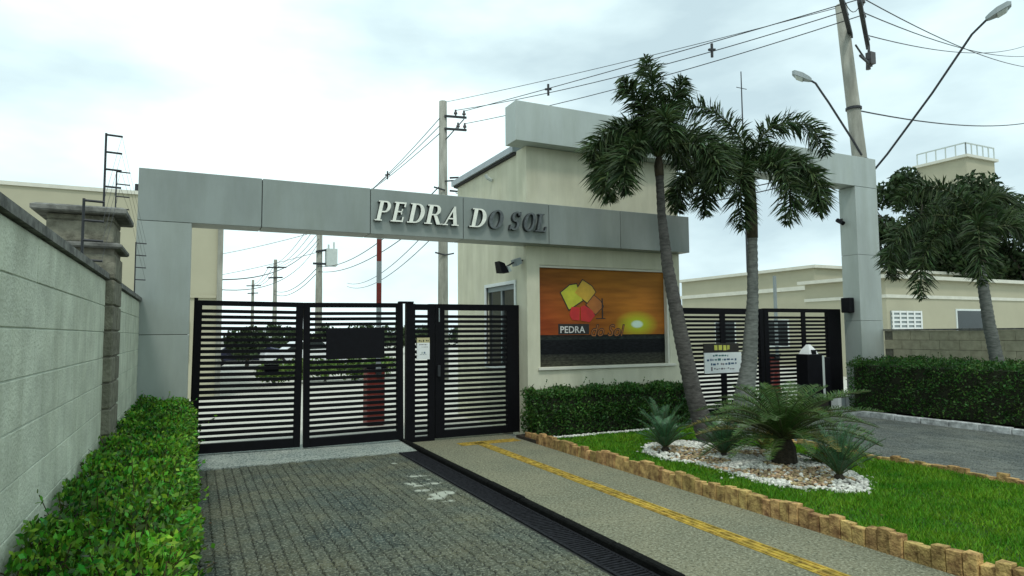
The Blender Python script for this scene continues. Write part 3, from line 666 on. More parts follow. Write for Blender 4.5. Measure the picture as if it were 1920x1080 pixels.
MB().box(3.215, 3.425, 10.085, 10.109, 1.30, 1.565).build('paper', M['white'], pn); MB().box(3.215, 3.425, 10.085, 10.109, 1.566, 1.645).build('heading_strip', M['ink_tan'], pn)
marks(pn, 3.24, 1.58, .05, .03, M['ink_dark'], 2, 10.085); marks(pn, 3.31, 1.578, .025, .035, M['ink_dark'], 1, 10.085); marks(pn, 3.36, 1.58, .045, .03, M['ink_dark'], 2, 10.085)
marks(pn, 3.25, 1.525, .13, .02, M['ink_grey'], 6, 10.085); marks(pn, 3.29, 1.49, .11, .012, M['ink_grey'], 6, 10.085); marks(pn, 3.33, 1.39, .022, .03, M['ink_blue'], 1, 10.085, .05); marks(pn, 3.285, 1.39, .04, .03, M['greylight'], 1, 10.085, .05); marks(pn, 3.26, 1.372, .11, .013, M['grey'], 3, 10.085)

# intercom kiosk and posts before the right gate
kk = T('intercom_kiosk', 'black kiosk with pale side strip and white pointed top before the right gate', 'kiosk', (11.7, 9.7, 0))
MB().box(11.42, 11.86, 9.55, 9.85, 0.25, 1.22).build('cabinet', M['blackbox'], kk, bevel=.01); MB().box(11.87, 11.98, 9.60, 9.85, .30, 1.18).build('side_strip', M['greylight'], kk); MB().box(11.985, 12.20, 9.62, 9.9, .06, 1.14).build('cabinet', M['blackbox'], kk, bevel=.01)
MB().box(11.50, 12.0, 9.56, 9.84, -.01, .248).build('base', M['sign_black'], kk)
tp_ = MB().hull([[(11.50, 9.58, 1.222), (11.78, 9.58, 1.222), (11.78, 9.84, 1.222), (11.50, 9.84, 1.222)], [(11.54, 9.60, 1.30), (11.74, 9.60, 1.30), (11.74, 9.82, 1.30), (11.54, 9.82, 1.30)], [(11.61, 9.68, 1.42), (11.67, 9.68, 1.42), (11.67, 9.74, 1.42), (11.61, 9.74, 1.42)]]).build('pointed_top', M['white'], kk)
MB().box(11.58, 11.70, 9.565, 9.60, 1.225, 1.31).build('dark_opening', M['blackbox'], kk)
for k, (xa, xb, za, mm, lb) in enumerate(((12.16, 12.26, .32, 'white', 'narrow white box on the ground beside the black kiosk'), (12.275, 12.40, .37, 'grey', 'dark grey box standing between two white boxes'), (12.47, 12.60, .31, 'white', 'wider white box on the ground nearest the right pillar'))):
    tag(MB().box(xa, xb, 9.45, 9.62, -.01, za).box(xa - .008, xb + .008, 9.44, 9.63, za + .001, za + .02).build('bollard_box', M[mm] if mm == 'white' else M['grey'], None, off=((xa + xb) / 2, 9.53, 0)), lb, 'box', 'boxes on the ground by the kiosk')

# ================================================================ LEFT BOUNDARY WALL
LW = T('boundary_wall', 'pale green painted block wall along the left hedge up to the portal pillar', 'wall', (-0.7, 5, 0))
MB().box(-0.80, -0.626, -2.0, 9.49, -0.1, 2.14).build('wall_core', M['mint2'], LW)
bl = MB().box(0, .03, -.1975, .1975, 0, .194).mesh('block', M['mint'], bevel=.003)
for r in range(11):
    yy = 9.29 - (0.2 if r % 2 else 0)
    while yy > 1.6:
        inst('block', bl, (-0.65 + random.uniform(-.0015, .0015), yy, -0.06 + r * .2), LW); yy -= 0.4
for r in range(11):
    if r % 2 == 1:
        MB().box(-0.65, -0.62, 9.295, 9.488, -0.06 + r * .2, -0.06 + r * .2 + .194).build('block', M['mint'], LW, bevel=.003)
MB().box(-0.83, -0.595, -2.0, 9.49, 2.145, 2.19).build('coping', M['cap'], LW)
CP = T('wall_column', 'weathered bare block column with two capping slabs on the left wall', 'column', (-0.78, 6.15, 0))
MB().box(-1.02, -0.575, 5.94, 6.46, -.05, 2.40).build('column_core', M['mortar'], CP)
for r in range(12):
    z = -.05 + r * .2
    if r % 2 == 0:
        MB().box(-1.04 + random.uniform(-.004, .004), -0.56, 5.92, 6.48, z, z + .19).build('block', M['block'], CP, bevel=.008)
    else:
        MB().box(-1.04, -0.56 + random.uniform(-.004, .004), 5.92, 6.195, z, z + .19).build('block', M['block'], CP, bevel=.008); MB().box(-1.04, -0.56, 6.205, 6.48, z, z + .19).build('block', M['block'], CP, bevel=.008)
def slab_cap(z0, z1, e):
    rings = []
    for zz, ee in ((z0, e - .012), (z0 + .012, e), (z1 - .015, e), (z1, e - .03)):
        rings.append([(-1.04 - ee, 5.92 - ee, zz), (-.56 + ee, 5.92 - ee, zz), (-.56 + ee, 6.48 + ee, zz), (-1.04 - ee, 6.48 + ee, zz)])
    MB().hull(rings).build('cap_slab', M['cap'], CP)
slab_cap(2.385, 2.43, .045)
for z in (2.432, 2.60):
    MB().box(-1.02, -0.58, 5.94, 6.46, z, min(z + .166, 2.645)).build('block', M['block'], CP, bevel=.008)
slab_cap(2.648, 2.705, .07)

# electric fence
ORD5 = ('topmost', 'second highest', 'second lowest', 'lowest')
def efence(x, y, z0, z1, n, side, lab, step=.155, r=.009):
    e_ = T('fence_bracket', lab, 'fence post', (x, y, z0), 'electric fence brackets on the left wall')
    MB().tube([(x, y, z0 - .02), (x, y, z1)], r, 6).build('post', M['darkmetal'], e_)
    for k in range(n):
        z = z1 - .012 - k * step
        MB().tube([(x, y, z), (x + .115 * side, y, z - .004)], r * .95, 6).build('insulator', M['darkmetal'], e_)
    return e_
efence(-0.665, 6.05, 2.70, 3.33, 4, 1, 'tall thin electric fence post standing on the column cap', .14)
efence(-0.66, 5.0, 2.19, 2.60, 4, 1, 'nearest short electric fence post, on the wall before the column', .13)
efence(-0.70, 7.25, 2.19, 3.30, 5, 1, 'electric fence post on the wall just behind the column', .12, .007)
efence(-0.66, 9.2, 2.19, 2.86, 4, 1, 'electric fence post on the wall end against the portal pillar', .15, .008)
for k in range(4):
    pts = [(-0.55, 5.0, 2.588 - k * .13), (-0.555, 6.05, 3.318 - k * .14), (-0.59, 7.25, 3.288 - k * .12), (-0.55, 9.2, 2.848 - k * .15)]
    tag(MB().tube(pts, .0011, 4, caps=False).build('fence_wire', M['wire'], None, off=pts[0]), ORD5[k] + ' of the four bare electric fence wires along the left wall', 'wire', 'electric fence wires')

# ================================================================ RIGHT BOUNDARY WALL
RW = T('boundary_wall', 'tan block wall behind the hedge at the right pillar', 'wall', (13.95, 6.5, 0))
MB().box(13.885, 14.03, 1.0, 9.545, -.1, 1.69).build('wall_core', M['mortar'], RW)
tb = MB().box(0, .03, -.1975, .1975, 0, .194).mesh('block', M['tanblock'], bevel=.004)
for r in range(8):
    yy = 9.345 - (.2 if r % 2 else 0)
    while yy > 1.4:
        inst('block', tb, (13.86 + random.uniform(-.002, .002), yy, .10 + r * .2 - .005), RW); yy -= .4
MB().box(13.84, 14.05, 1.0, 9.545, 1.695, 1.73).build('coping', M['cap'], RW)

# white edging stones below the right hedge
ke = T('kerb', 'low worn white kerb in front of the right hedge', 'kerb', (12.17, 6, 0))
y = 1.2
while y < 9.4:
    MB().box(12.09, 12.20, y + .004, y + .496, -.1, .09 + random.uniform(-.01, .01)).build('kerb_stone', M['kerb_white'], ke, bevel=.012); y += .5

# ================================================================ HEDGES
def hedge(name, label, x0, x1, y0, y1, z0, z1, n, L, W, m, loc, seed, faces=('top', 'x1', 'x0', 'y0', 'y1'), lump=.05):
    o = T(name, label, 'hedge', loc)
    rs = np.random.default_rng(seed)
    fa = {'top': (x1 - x0) * (y1 - y0) * 1.15, 'x0': (y1 - y0) * (z1 - z0), 'x1': (y1 - y0) * (z1 - z0), 'y0': (x1 - x0) * (z1 - z0), 'y1': (x1 - x0) * (z1 - z0)}
    tot = sum(fa[f] for f in faces); cs = []; ns = []
    for f in faces:
        k = int(n * fa[f] / tot)
        u = rs.uniform(0, 1, (k, 3)); d = rs.exponential(.035, k)
        c = np.stack([x0 + u[:, 0] * (x1 - x0), y0 + u[:, 1] * (y1 - y0), z0 + u[:, 2] * (z1 - z0)], 1)
        lumpv = lump * (np.sin(c[:, 0] * 9 + seed) * np.sin(c[:, 1] * 7.3 + seed * 2) + np.sin(c[:, 2] * 11 + c[:, 1] * 5) * .6)
        d = d - lumpv - .01
        nn = np.zeros((k, 3))
        ax, sg, val = {'top': (2, 1, z1), 'x0': (0, -1, x0), 'x1': (0, 1, x1), 'y0': (1, -1, y0), 'y1': (1, 1, y1)}[f]
        c[:, ax] = val - sg * d; nn[:, ax] = sg * .7; nn[:, 2] += .35
        cs.append(c); ns.append(nn)
    tw = MB()
    cen = np.concatenate(cs); nr = np.concatenate(ns)
    hole = np.sin(cen[:, 0] * 17 + seed) * np.sin(cen[:, 1] * 13.7 + seed * 1.7) + np.sin(cen[:, 1] * 5.1 + cen[:, 2] * 15 + seed) * .8 + rs.normal(0, .35, len(cen))
    keep = (hole > -.75) | (rs.uniform(0, 1, len(cen)) < .25)
    cs = [cen[keep]]; ns = [nr[keep]]
    # young shoots with a few leaves each, standing out of the clipped faces
    k = max(60, n // 170)
    for q in range(k):
        b0 = np.array([rs.uniform(x0 + .03, x1 - .03), rs.uniform(y0 + .03, y1 - .03), z1 - .03]); dv = unit(np.array([rs.normal(0, .35), rs.normal(0, .35), 1.0]))
        hh = .05 + rs.exponential(.045)
        if rs.uniform() < .4 and 'x1' in faces:
            b0 = np.array([x1 - .03, b0[1], rs.uniform(z0 + .1, z1)]); dv = unit(np.array([1.0, rs.normal(0, .4), .5]))
        tw.bar(b0, b0 + dv * hh, .003)
        m_ = rs.integers(4, 8); cs.append(b0 + dv * (hh * np.linspace(.4, 1.05, m_))[:, None] + rs.normal(0, .010, (m_, 3))); ns.append(np.tile(dv * .9, (m_, 1)))
    for q in range(k * 2):
        f_ = faces[q % len(faces)]
        b0 = np.array([rs.uniform(x0, x1), rs.uniform(y0, y1), rs.uniform(z0, z1)])
        if f_ == 'top': b0[2] = z1 - .04
        elif f_[0] == 'x': b0[0] = (x0 + .04) if f_ == 'x0' else (x1 - .04)
        else: b0[1] = (y0 + .04) if f_ == 'y0' else (y1 - .04)
        tw.bar(b0, b0 + unit(rs.normal(0, 1, 3) + np.array([0, 0, .8])) * rs.uniform(.06, .13), .0035)
    tw.build('twigs', M['stick'], o)['kind'] = 'stuff'
    cen = np.concatenate(cs); nr = np.concatenate(ns)
    off = np.array(loc)
    me = leaf_cloud('foliage', cen - off, L, W, m, nr, .75)
    fo = link('foliage', me, o)
    fo['kind'] = 'stuff'
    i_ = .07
    MB().box(x0 + i_, x1 - i_, y0 + i_, y1 - i_, z0, z1 - i_).build('shade_core', M['twig'], o)  # solid inner box; its dark colour paints the shade inside the hedge
    return o
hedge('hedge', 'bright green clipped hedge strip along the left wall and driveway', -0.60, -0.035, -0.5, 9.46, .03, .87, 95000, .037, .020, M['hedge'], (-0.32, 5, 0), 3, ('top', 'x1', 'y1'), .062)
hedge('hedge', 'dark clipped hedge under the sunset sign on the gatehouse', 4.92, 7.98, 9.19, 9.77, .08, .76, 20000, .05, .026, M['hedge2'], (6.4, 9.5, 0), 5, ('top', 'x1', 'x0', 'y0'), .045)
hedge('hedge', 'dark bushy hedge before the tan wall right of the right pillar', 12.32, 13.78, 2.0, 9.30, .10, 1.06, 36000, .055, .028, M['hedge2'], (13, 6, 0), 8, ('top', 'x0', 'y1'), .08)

# ================================================================ LAWN, BED, BRICKS
BED = [(6.04, 7.96), (5.62, 7.47), (5.55, 6.87), (5.72, 6.5), (5.69, 6.07), (5.66, 5.61), (5.64, 5.21), (5.75, 4.98), (6.0, 4.90), (6.05, 4.62), (6.30, 4.58), (6.7, 4.86), (6.99, 5.28), (7.15, 5.66), (7.34, 6.32), (7.33, 6.77), (7.15, 7.17), (6.98, 7.62), (6.8, 7.91), (6.43, 8.02)]
def inside(px_, py_, poly):
    c = np.zeros(len(px_), bool); n = len(poly)
    for i in range(n):
        (xa, ya), (xb, yb) = poly[i], poly[i - 1]
        cond = ((ya > py_) != (yb > py_)) & (px_ < (xb - xa) * (py_ - ya) / (yb - ya + 1e-12) + xa)
        c ^= cond
    return c
def grass_obj():
    n = 120000
    x = RNG.uniform(5.0, 7.99, n); y = RNG.uniform(1.2, 9.15, n)
    # denser toward the near part of the lawn
    keep = (~inside(x, y, BED)) & (RNG.uniform(0, 1, n) < np.clip(1.15 - (y - 3.0) * .10, .45, 1))
    x, y = x[keep], y[keep]; n = len(x)
    h = RNG.uniform(.022, .055, n) * (1 + .35 * np.sin(x * 5) * np.sin(y * 4.1)); a = RNG.uniform(0, 2 * PI, n); w = RNG.uniform(.0025, .005, n) + .0006 * y
    lean = RNG.uniform(.2, 1.0, n) * h; b = RNG.uniform(0, 2 * PI, n)
    base = np.stack([x, y, np.full(n, .033)], 1)
    s = np.stack([np.cos(a) * w, np.sin(a) * w, np.zeros(n)], 1)
    tip = base + np.stack([np.cos(b) * lean, np.sin(b) * lean, h], 1)
    v = np.stack([base - s, base + s, tip], 1).reshape(-1, 3)
    me = raw_mesh('grass', v, np.arange(3 * n).reshape(n, 3), 3, M['grass'])
    o = link('grass', me); tag(o, 'short bright green lawn grass between the two brick edgings', 'grass', kind='stuff')
grass_obj()
ICO = None
def ico():
    import bmesh
    bm = bmesh.new(); bmesh.ops.create_icosphere(bm, subdivisions=1, radius=1.0)
    v = np.array([p.co[:] for p in bm.verts]); f = np.array([[q.index for q in fc.verts] for fc in bm.faces]); bm.free()
    return v, f
IV, IF = ico()
def pebbles(name, label, x, y, z, r, m):
    n = len(x); a = RNG.uniform(0, 2 * PI, n)
    sc = np.stack([r * RNG.uniform(.8, 1.4, n), r * RNG.uniform(.7, 1.1, n), r * RNG.uniform(.5, .85, n)], 1)
    V = IV[None] * (1 + RNG.normal(0, .12, (n, len(IV), 1))) * sc[:, None]
    X = V[..., 0] * np.cos(a)[:, None] - V[..., 1] * np.sin(a)[:, None]; Y = V[..., 0] * np.sin(a)[:, None] + V[..., 1] * np.cos(a)[:, None]
    P = np.stack([X + x[:, None], Y + y[:, None], V[..., 2] + z[:, None]], -1).reshape(-1, 3)
    Fc = (IF[None] + (np.arange(n) * len(IV))[:, None, None]).reshape(-1, 3)
    o = link(name, raw_mesh(name, P, Fc, 3, m)); tag(o, label, 'pebbles', kind='stuff')
bx = RNG.uniform(5.5, 7.4, 9000); by = RNG.uniform(4.5, 8.1, 9000)
ok = inside(bx, by, BED); bx, by = bx[ok], by[ok]
def edge_dist(x, y, poly):
    d = np.full(len(x), 9.0); n = len(poly)
    for i in range(n):
        ax_, ay_ = poly[i - 1]; bx_, by_ = poly[i]
        ux, uy = bx_ - ax_, by_ - ay_; t_ = np.clip(((x - ax_) * ux + (y - ay_) * uy) / (ux * ux + uy * uy), 0, 1)
        d = np.minimum(d, np.hypot(x - ax_ - t_ * ux, y - ay_ - t_ * uy))
    return d
ed = edge_dist(bx, by, BED)
wn = np.sin(bx * 4.1 + 1.2) * np.sin(by * 3.3) + .5 * np.sin(bx * 9 + by * 7)
en = .5 + .5 * np.sin(bx * 6.3 + by * 2.1) * np.sin(by * 5.2 + .7)
white = (ed < .03 + .10 * en) | (RNG.uniform(0, 1, len(bx)) < .10) | ((wn > .34)) | (np.hypot(bx - 6.55, by - 7.45) < .38) | (np.hypot(bx - 6.35, by - 4.75) < .25) | (np.hypot(bx - 6.75, by - 5.9) < .35)
zz = .045 + np.clip(ed, 0, .5) * .10
bedo = struct(MB().hull([[(px_, py_, .0) for px_, py_ in BED], [(px_, py_, .048) for px_, py_ in BED]]).build('stone_bed', M['soil']))
nv = white.sum()
pebbles('white_pebbles', 'white pebbles edging and dotting the planted bed in the lawn', bx[white], by[white], zz[white] + RNG.uniform(-.004, .014, nv), RNG.uniform(.014, .030, nv), M['pebble_w'])
tn = ~white
pebbles('tan_pebbles', 'tan and brown pebbles filling the middle of the planted bed', bx[tn], by[tn], zz[tn] + RNG.uniform(-.006, .010, tn.sum()), RNG.uniform(.012, .027, tn.sum()), M['pebble_t'])
k_ = RNG.integers(0, len(BED), 170); jx = np.array(BED)[k_]; nx_ = np.array(BED)[(k_ + 1) % len(BED)]; tt_ = RNG.uniform(0, 1, (170, 1)); st_ = jx * (1 - tt_) + nx_ * tt_; st_ += unit(st_ - np.array([[6.4, 6.3]])) * RNG.exponential(.05, (170, 1))
pebbles('white_pebbles', 'stray white pebbles scattered on the grass round the planted bed', st_[:, 0], st_[:, 1], np.full(170, .048), RNG.uniform(.010, .022, 170), M['pebble_w'])
n = 420
pebbles('white_pebbles', 'thin row of white pebbles along the foot of the hedge under the sign', RNG.uniform(5.0, 7.6, n), 9.11 + RNG.normal(0, .022, n), np.full(n, .055) + RNG.uniform(0, .015, n), RNG.uniform(.014, .028, n), M['pebble_w'])

def brick_row(label, x, y0, y1, hmin, hmax, loc):
    o = T('brick_edging', label, 'edging', loc, 'brick edgings of the lawn')
    y = y0
    while y < y1:
        w = random.choice((.105, .105, .11, .19, .10)); h = random.uniform(hmin, hmax)
        j = random.uniform(-.012, .012); t = random.uniform(-.012, .012)
        mb = MB().quad_box([(x - .04 + j, y + .003, -.08), (x + .045 + j, y + .003, -.08), (x + .045 + j, y + w - .003, -.08), (x - .04 + j, y + w - .003, -.08),
                            (x - .04 + j + t, y + .003, h), (x + .045 + j + t, y + .004, h - random.uniform(0, .01)), (x + .045 + j + t, y + w - .003, h - random.uniform(0, .012)), (x - .04 + j + t, y + w - .003, h - random.uniform(-.006, .012))])
        mb.build('brick', M['brick'], o, bevel=.004); y += w
    return o
brick_row('uneven sandstone brick edging between footpath and lawn', 4.90, 1.6, 9.40, .10, .17, (4.9, 6, 0))
brick_row('sandstone brick edging between the lawn and the exit driveway', 8.04, 2.0, 9.0, .07, .13, (8.04, 6, 0))
tag(MB().hull([[(8.20, 8.85, -.01), (8.62, 8.75, -.01), (8.70, 9.05, -.01), (8.24, 9.12, -.01)], [(8.22, 8.87, .17), (8.60, 8.77, .20), (8.68, 9.03, .20), (8.26, 9.10, .16)]]).build('concrete_block', M['greylight'], None, off=(8.4, 8.95, 0), bevel=.01), 'small pale concrete block on the paving behind the leaning palm', 'block')

def litter():
    n = 150
    x = np.concatenate([RNG.uniform(5.0, 7.9, 50), 4.80 - RNG.exponential(.06, 40), RNG.exponential(.10, 60)]); y = np.concatenate([RNG.uniform(3, 9, 50), RNG.uniform(3, 9.2, 40), RNG.uniform(4.5, 9.3, 60)])
    z = np.concatenate([np.full(50, .062), np.full(40, .012), np.full(60, .008)])
    me = leaf_cloud('fallen_leaves', np.stack([x, y, z], 1), .035, .016, M['dry'], np.tile([0, 0, .01], (n, 1)), .15)
    v = np.empty(len(me.vertices) * 3, np.float32); me.vertices.foreach_get('co', v); v = v.reshape(-1, 3)
    zc = np.repeat(z, 4); v[:, 2] = zc + np.clip((v[:, 2] - zc) * .35, -.004, .008); me.vertices.foreach_set('co', v.ravel())
    tag(link('fallen_leaves', me), 'few dry brown leaves lying along the hedge, footpath edge and lawn', 'fallen leaves', kind='stuff')
litter()

# ================================================================ PALMS
CR = np.array(rt0[:]); CF = np.array(fwd0[:])          # horizontal directions used to aim fronds
def frond_path(p0, az, el0, turn, L, n=26, power=1.25):
    h = CR * math.cos(az) + CF * math.sin(az)
    pts = [np.array(p0, float)]; tg = []
    for i in range(n):
        s = i / n
        th = el0 - turn * s ** power
        d = h * math.cos(th) + np.array([0, 0, 1.0]) * math.sin(th)
        tg.append(d); pts.append(pts[-1] + d * L / n)
    tg.append(tg[-1])
    return np.array(pts), np.array(tg), h
def plume_frond(parent, p0, az, el0, turn, L, m, leaflet=.34, rows=5, along=95, wid=.0135, power=1.25, droop=.25):
    """foxtail frond: leaflets leave the stalk all round."""
    off = np.array(WLOC[parent.name][:])
    P, Tg, h = frond_path(p0, az, el0, turn, L, power=power)
    s = np.repeat(np.linspace(.12, 1.0, along), rows); s = np.clip(s + RNG.normal(0, .008, len(s)), .08, 1)
    idx = s * (len(P) - 1); i0 = np.clip(idx.astype(int), 0, len(P) - 2); fr = (idx - i0)[:, None]
    c = P[i0] * (1 - fr) + P[i0 + 1] * fr; t = Tg[i0]
    side = unit(np.cross(t, np.array([0, 0, 1.0]) + 1e-3)); upv = unit(np.cross(side, t))
    ph = RNG.uniform(0, 2 * PI, len(s)); rad = side * np.cos(ph)[:, None] * 1.1 + upv * np.sin(ph)[:, None]
    d = unit(rad * .95 + t * RNG.uniform(.2, .75, (len(s), 1)))
    prof = (np.clip(np.minimum(s * 5, (1.08 - s) * 4.0), .25, 1) * RNG.uniform(.75, 1.15, len(s)))[:, None] * leaflet
    w = unit(np.cross(d, RNG.normal(size=d.shape))) * wid * RNG.uniform(.7, 1.2, (len(s), 1))
    mid = c + d * prof * .5; tip = c + d * prof * .95 + np.array([0, 0, -1.0]) * prof * droop * RNG.uniform(.5, 1.3, (len(s), 1))
    n = len(s)
    v = np.stack([c - w * .5, c + w * .5, mid + w, mid - w, tip], 1).reshape(-1, 3) - off
    b = np.arange(n)[:, None] * 5
    q = np.concatenate([b + np.array([[0, 1, 2]]), b + np.array([[0, 2, 3]]), b + np.array([[3, 2, 4]])])
    o = link('frond', raw_mesh('frond', v, q, 3, m), parent)
    MB().tube([tuple(p) for p in P[::3]], [.022 * (1 - .8 * k / len(P[::3])) for k in range(len(P[::3]))], 5).build('stalk', M['stem'], o, off=None)
    return o
def pinnate_frond(parent, p0, az, el0, turn, L, m, leaflet=.16, pairs=46, wid=.010, vee=.55, stalk=.012, power=1.3, fwd=.45):
    off = np.array(WLOC[parent.name][:])
    P, Tg, h = frond_path(p0, az, el0, turn, L, 18, power)
    s = np.repeat(np.linspace(.14, 1.0, pairs), 2); sg = np.tile([1, -1], pairs)[:, None]
    idx = s * (len(P) - 1); i0 = np.clip(idx.astype(int), 0, len(P) - 2); fr = (idx - i0)[:, None]
    c = P[i0] * (1 - fr) + P[i0 + 1] * fr; t = Tg[i0]
    side = unit(np.cross(t, np.array([0, 0, 1.0]) + 1e-3)); upv = unit(np.cross(side, t))
    d = unit(side * sg + upv * vee * RNG.uniform(.5, 1.3, (len(s), 1)) + t * (fwd + RNG.normal(0, .1, (len(s), 1))))
    prof = (np.clip(np.minimum(.35 + s * 3, (1.10 - s) * 3.2), .25, 1) * RNG.uniform(.85, 1.1, len(s)))[:, None] * leaflet
    w = t * wid
    mid = c + d * prof * .55; tip = c + d * prof - np.array([0, 0, 1.0]) * prof * .12
    n = len(s)
    v = np.stack([c - w * .5, c + w * .5, mid + w * .5, mid - w * .5, tip], 1).reshape(-1, 3) - off
    b = np.arange(n)[:, None] * 5
    q = np.concatenate([b + np.array([[0, 1, 2]]), b + np.array([[0, 2, 3]]), b + np.array([[3, 2, 4]])])
    o = link('frond', raw_mesh('frond', v, q, 3, m), parent)
    MB().tube([tuple(p) for p in P[::3]], [stalk * (1 - .75 * k / len(P[::3])) for k in range(len(P[::3]))], 5).build('stalk', M['stem'], o)
    return o
D = math.radians
def palm(label, trunk, rads, tm, shaft_pts, shaft_r, fronds, loc):
    o = T('palm_tree', label, 'palm tree', loc, 'feathery palms')
    pts = []; rs_ = []
    for i in range(len(trunk) - 1):
        a, b = Vector(trunk[i]), Vector(trunk[i + 1])
        m_ = max(4, 2 * int((b - a).length / .09))
        for k in range(m_):
            pts.append(a.lerp(b, k / m_)); rs_.append((rads[i] + (rads[i + 1] - rads[i]) * k / m_) * (1 + (.045 if k % 2 else -.045) + random.uniform(-.02, .02)))
    pts.append(Vector(trunk[-1])); rs_.append(rads[-1])
    MB().tube(pts, rs_, 14).build('trunk', tm, o, smooth=True)
    MB().tube(shaft_pts, shaft_r, 12).build('crownshaft', M['shaft'], o, smooth=True)
    for f in fronds:
        plume_frond(o, *f[:1], *f[1:5], M['palm'], **(f[5] if len(f) > 5 else {}))
    return o
c1 = (6.13, 7.6, 4.28)
palm('leaning feathery palm with curved trunk before the sunset sign',
     [(6.98, 7.58, -.05), (6.82, 7.6, .35), (6.66, 7.6, .80), (6.44, 7.6, 1.72), (6.24, 7.6, 2.66), (6.15, 7.6, 3.45), (6.13, 7.6, 4.02)],
     [.175, .145, .125, .105, .085, .062, .058], M['trunk'], [(6.13, 7.6, 4.0), (6.12, 7.6, 4.15), c1], [.066, .07, .045],
     [(c1, D(120), D(90), D(20), 1.62), (c1, D(20), D(82), D(30), 1.35), (c1, D(200), D(80), D(45), 1.30),
      (c1, D(176), D(82), D(180), 1.55, dict(power=1.0)), (c1, D(190), D(42), D(158), 1.42, dict(power=.85)), (c1, D(150), D(64), D(164), 1.5, dict(power=.9)), (c1, D(128), D(78), D(150), 1.5), (c1, D(225), D(50), D(162), 1.5, dict(power=.8)),
      (c1, D(6), D(66), D(175), 1.6, dict(power=1.05)), (c1, D(-32), D(50), D(160), 1.45, dict(power=.8)), (c1, D(60), D(70), D(160), 1.6), (c1, D(265), D(66), D(165), 1.4)],
     (6.95, 7.58, 0))
c2 = (8.20, 7.85, 4.26)
palm('straighter feathery palm with grey trunk before the right gate',
     [(7.74, 7.85, -.05), (7.80, 7.85, .22), (7.88, 7.85, .50), (8.05, 7.85, 1.2), (8.17, 7.85, 2.23), (8.20, 7.85, 2.93), (8.21, 7.85, 3.25)],
     [.24, .20, .165, .125, .090, .080, .078], M['trunk2'], [(8.21, 7.85, 3.23), (8.20, 7.85, 3.6), (8.20, 7.85, 4.0), c2], [.088, .10, .085, .05],
     [(c2, D(176), D(86), D(122), 2.15, dict(power=1.4)), (c2, D(182), D(68), D(172), 1.95, dict(power=.78)), (c2, D(208), D(52), D(162), 1.75, dict(power=.8)), (c2, D(240), D(42), D(170), 1.75, dict(power=.75)), (c2, D(-70), D(45), D(168), 1.7, dict(power=.75)),
      (c2, D(4), D(86), D(184), 2.2, dict(power=1.38)), (c2, D(-6), D(66), D(174), 1.85, dict(power=.74)), (c2, D(-30), D(60), D(170), 1.7, dict(power=.78)), (c2, D(24), D(72), D(168), 1.75, dict(power=1.0)), (c2, D(110), D(66), D(150), 1.8), (c2, D(150), D(62), D(160), 1.9, dict(power=.9))],
     (7.76, 7.85, 0))
c3 = (12.92, 6.98, 3.44)
palm('feathery palm with fronds hanging beside the right pillar and hedge',
     [(13.30, 6.9, -.05), (13.28, 6.9, .6), (13.05, 6.95, 1.8), (12.92, 6.98, 2.9)], [.16, .12, .10, .08], M['trunk2'], [(12.92, 6.98, 2.88), (12.92, 6.98, 3.2), c3], [.095, .095, .05],
     [(c3, D(178), D(62), D(160), 2.5, dict(power=.8)), (c3, D(196), D(38), D(140), 2.3, dict(power=.75)), (c3, D(170), D(84), D(160), 2.1, dict(power=1.35)), (c3, D(235), D(48), D(160), 2.0, dict(power=.75)), (c3, D(8), D(62), D(165), 2.2, dict(power=.8)), (c3, D(-25), D(45), D(160), 1.9, dict(power=.75)), (c3, D(90), D(78), D(150), 1.9), (c3, D(140), D(58), D(160), 2.1, dict(power=.8)), (c3, D(25), D(84), D(160), 1.9, dict(power=1.3))],
     (13.30, 6.9, 0))

# sago cycad
cy = T('cycad', 'large spreading sago cycad with dark trunk in the pebble bed', 'cycad', (6.52, 5.85, 0))
tr = MB(); tr.tube([(6.52, 5.85, .02), (6.52, 5.85, .12), (6.53, 5.86, .30), (6.53, 5.86, .42)], [.13, .155, .14, .08], 12)
tr.build('trunk', M['soil'], cy, smooth=False)
sc0 = (6.53, 5.86, .38)
for ring_, (cnt, el, tn_, Lr) in enumerate(((12, 68, 52, .92), (16, 50, 64, 1.12), (18, 32, 58, 1.18), (14, 14, 48, 1.12))):
    for k in range(cnt):
        az = 2 * PI * (k + .5 * (ring_ % 2)) / cnt + random.uniform(-.12, .12)
        dry = ring_ == 3 and random.random() < .5 or ring_ == 2 and random.random() < .15
        o = pinnate_frond(cy, sc0, az, D(el + random.uniform(-7, 7)), D(tn_ + random.uniform(-10, 12)), Lr * random.uniform(.85, 1.08), M['cycas_dry'] if dry else M['cycas'], .15, 48, .010)
        if dry: o['label'] = 'yellowing frond'
# small bluish cycads
for (x, y, s, nn, lab) in ((5.86, 7.28, .44, 34, 'small bluish spiky cycad at the left end of the pebble bed'),
                           (6.22, 6.55, .50, 32, 'small bluish spiky cycad just left of the large cycad trunk'),
                           (6.40, 5.00, .60, 30, 'small bluish spiky cycad at the near right end of the pebble bed'),
                           (6.35, 7.95, .62, 22, 'slim green spiky cycad behind the leaning palm trunk')):
    a_ = T('small_cycad', lab, 'cycad', (x, y, .05), 'small spiky cycads in the pebble bed')
    MB().tube([(x, y, .02), (x, y, .10), (x, y, .14)], [.05, .06, .03], 8).build('trunk', M['soil'], a_)
    for k in range(nn):
        az = k * 2.39996; el = 84 - 52 * (k / nn)
        pinnate_frond(a_, (x, y, .12), az, D(el), D(26 + random.uniform(-8, 10)), s * random.uniform(.8, 1.1), M['agave'], .085, 30, .008, .5, .007, 1.3, .9)
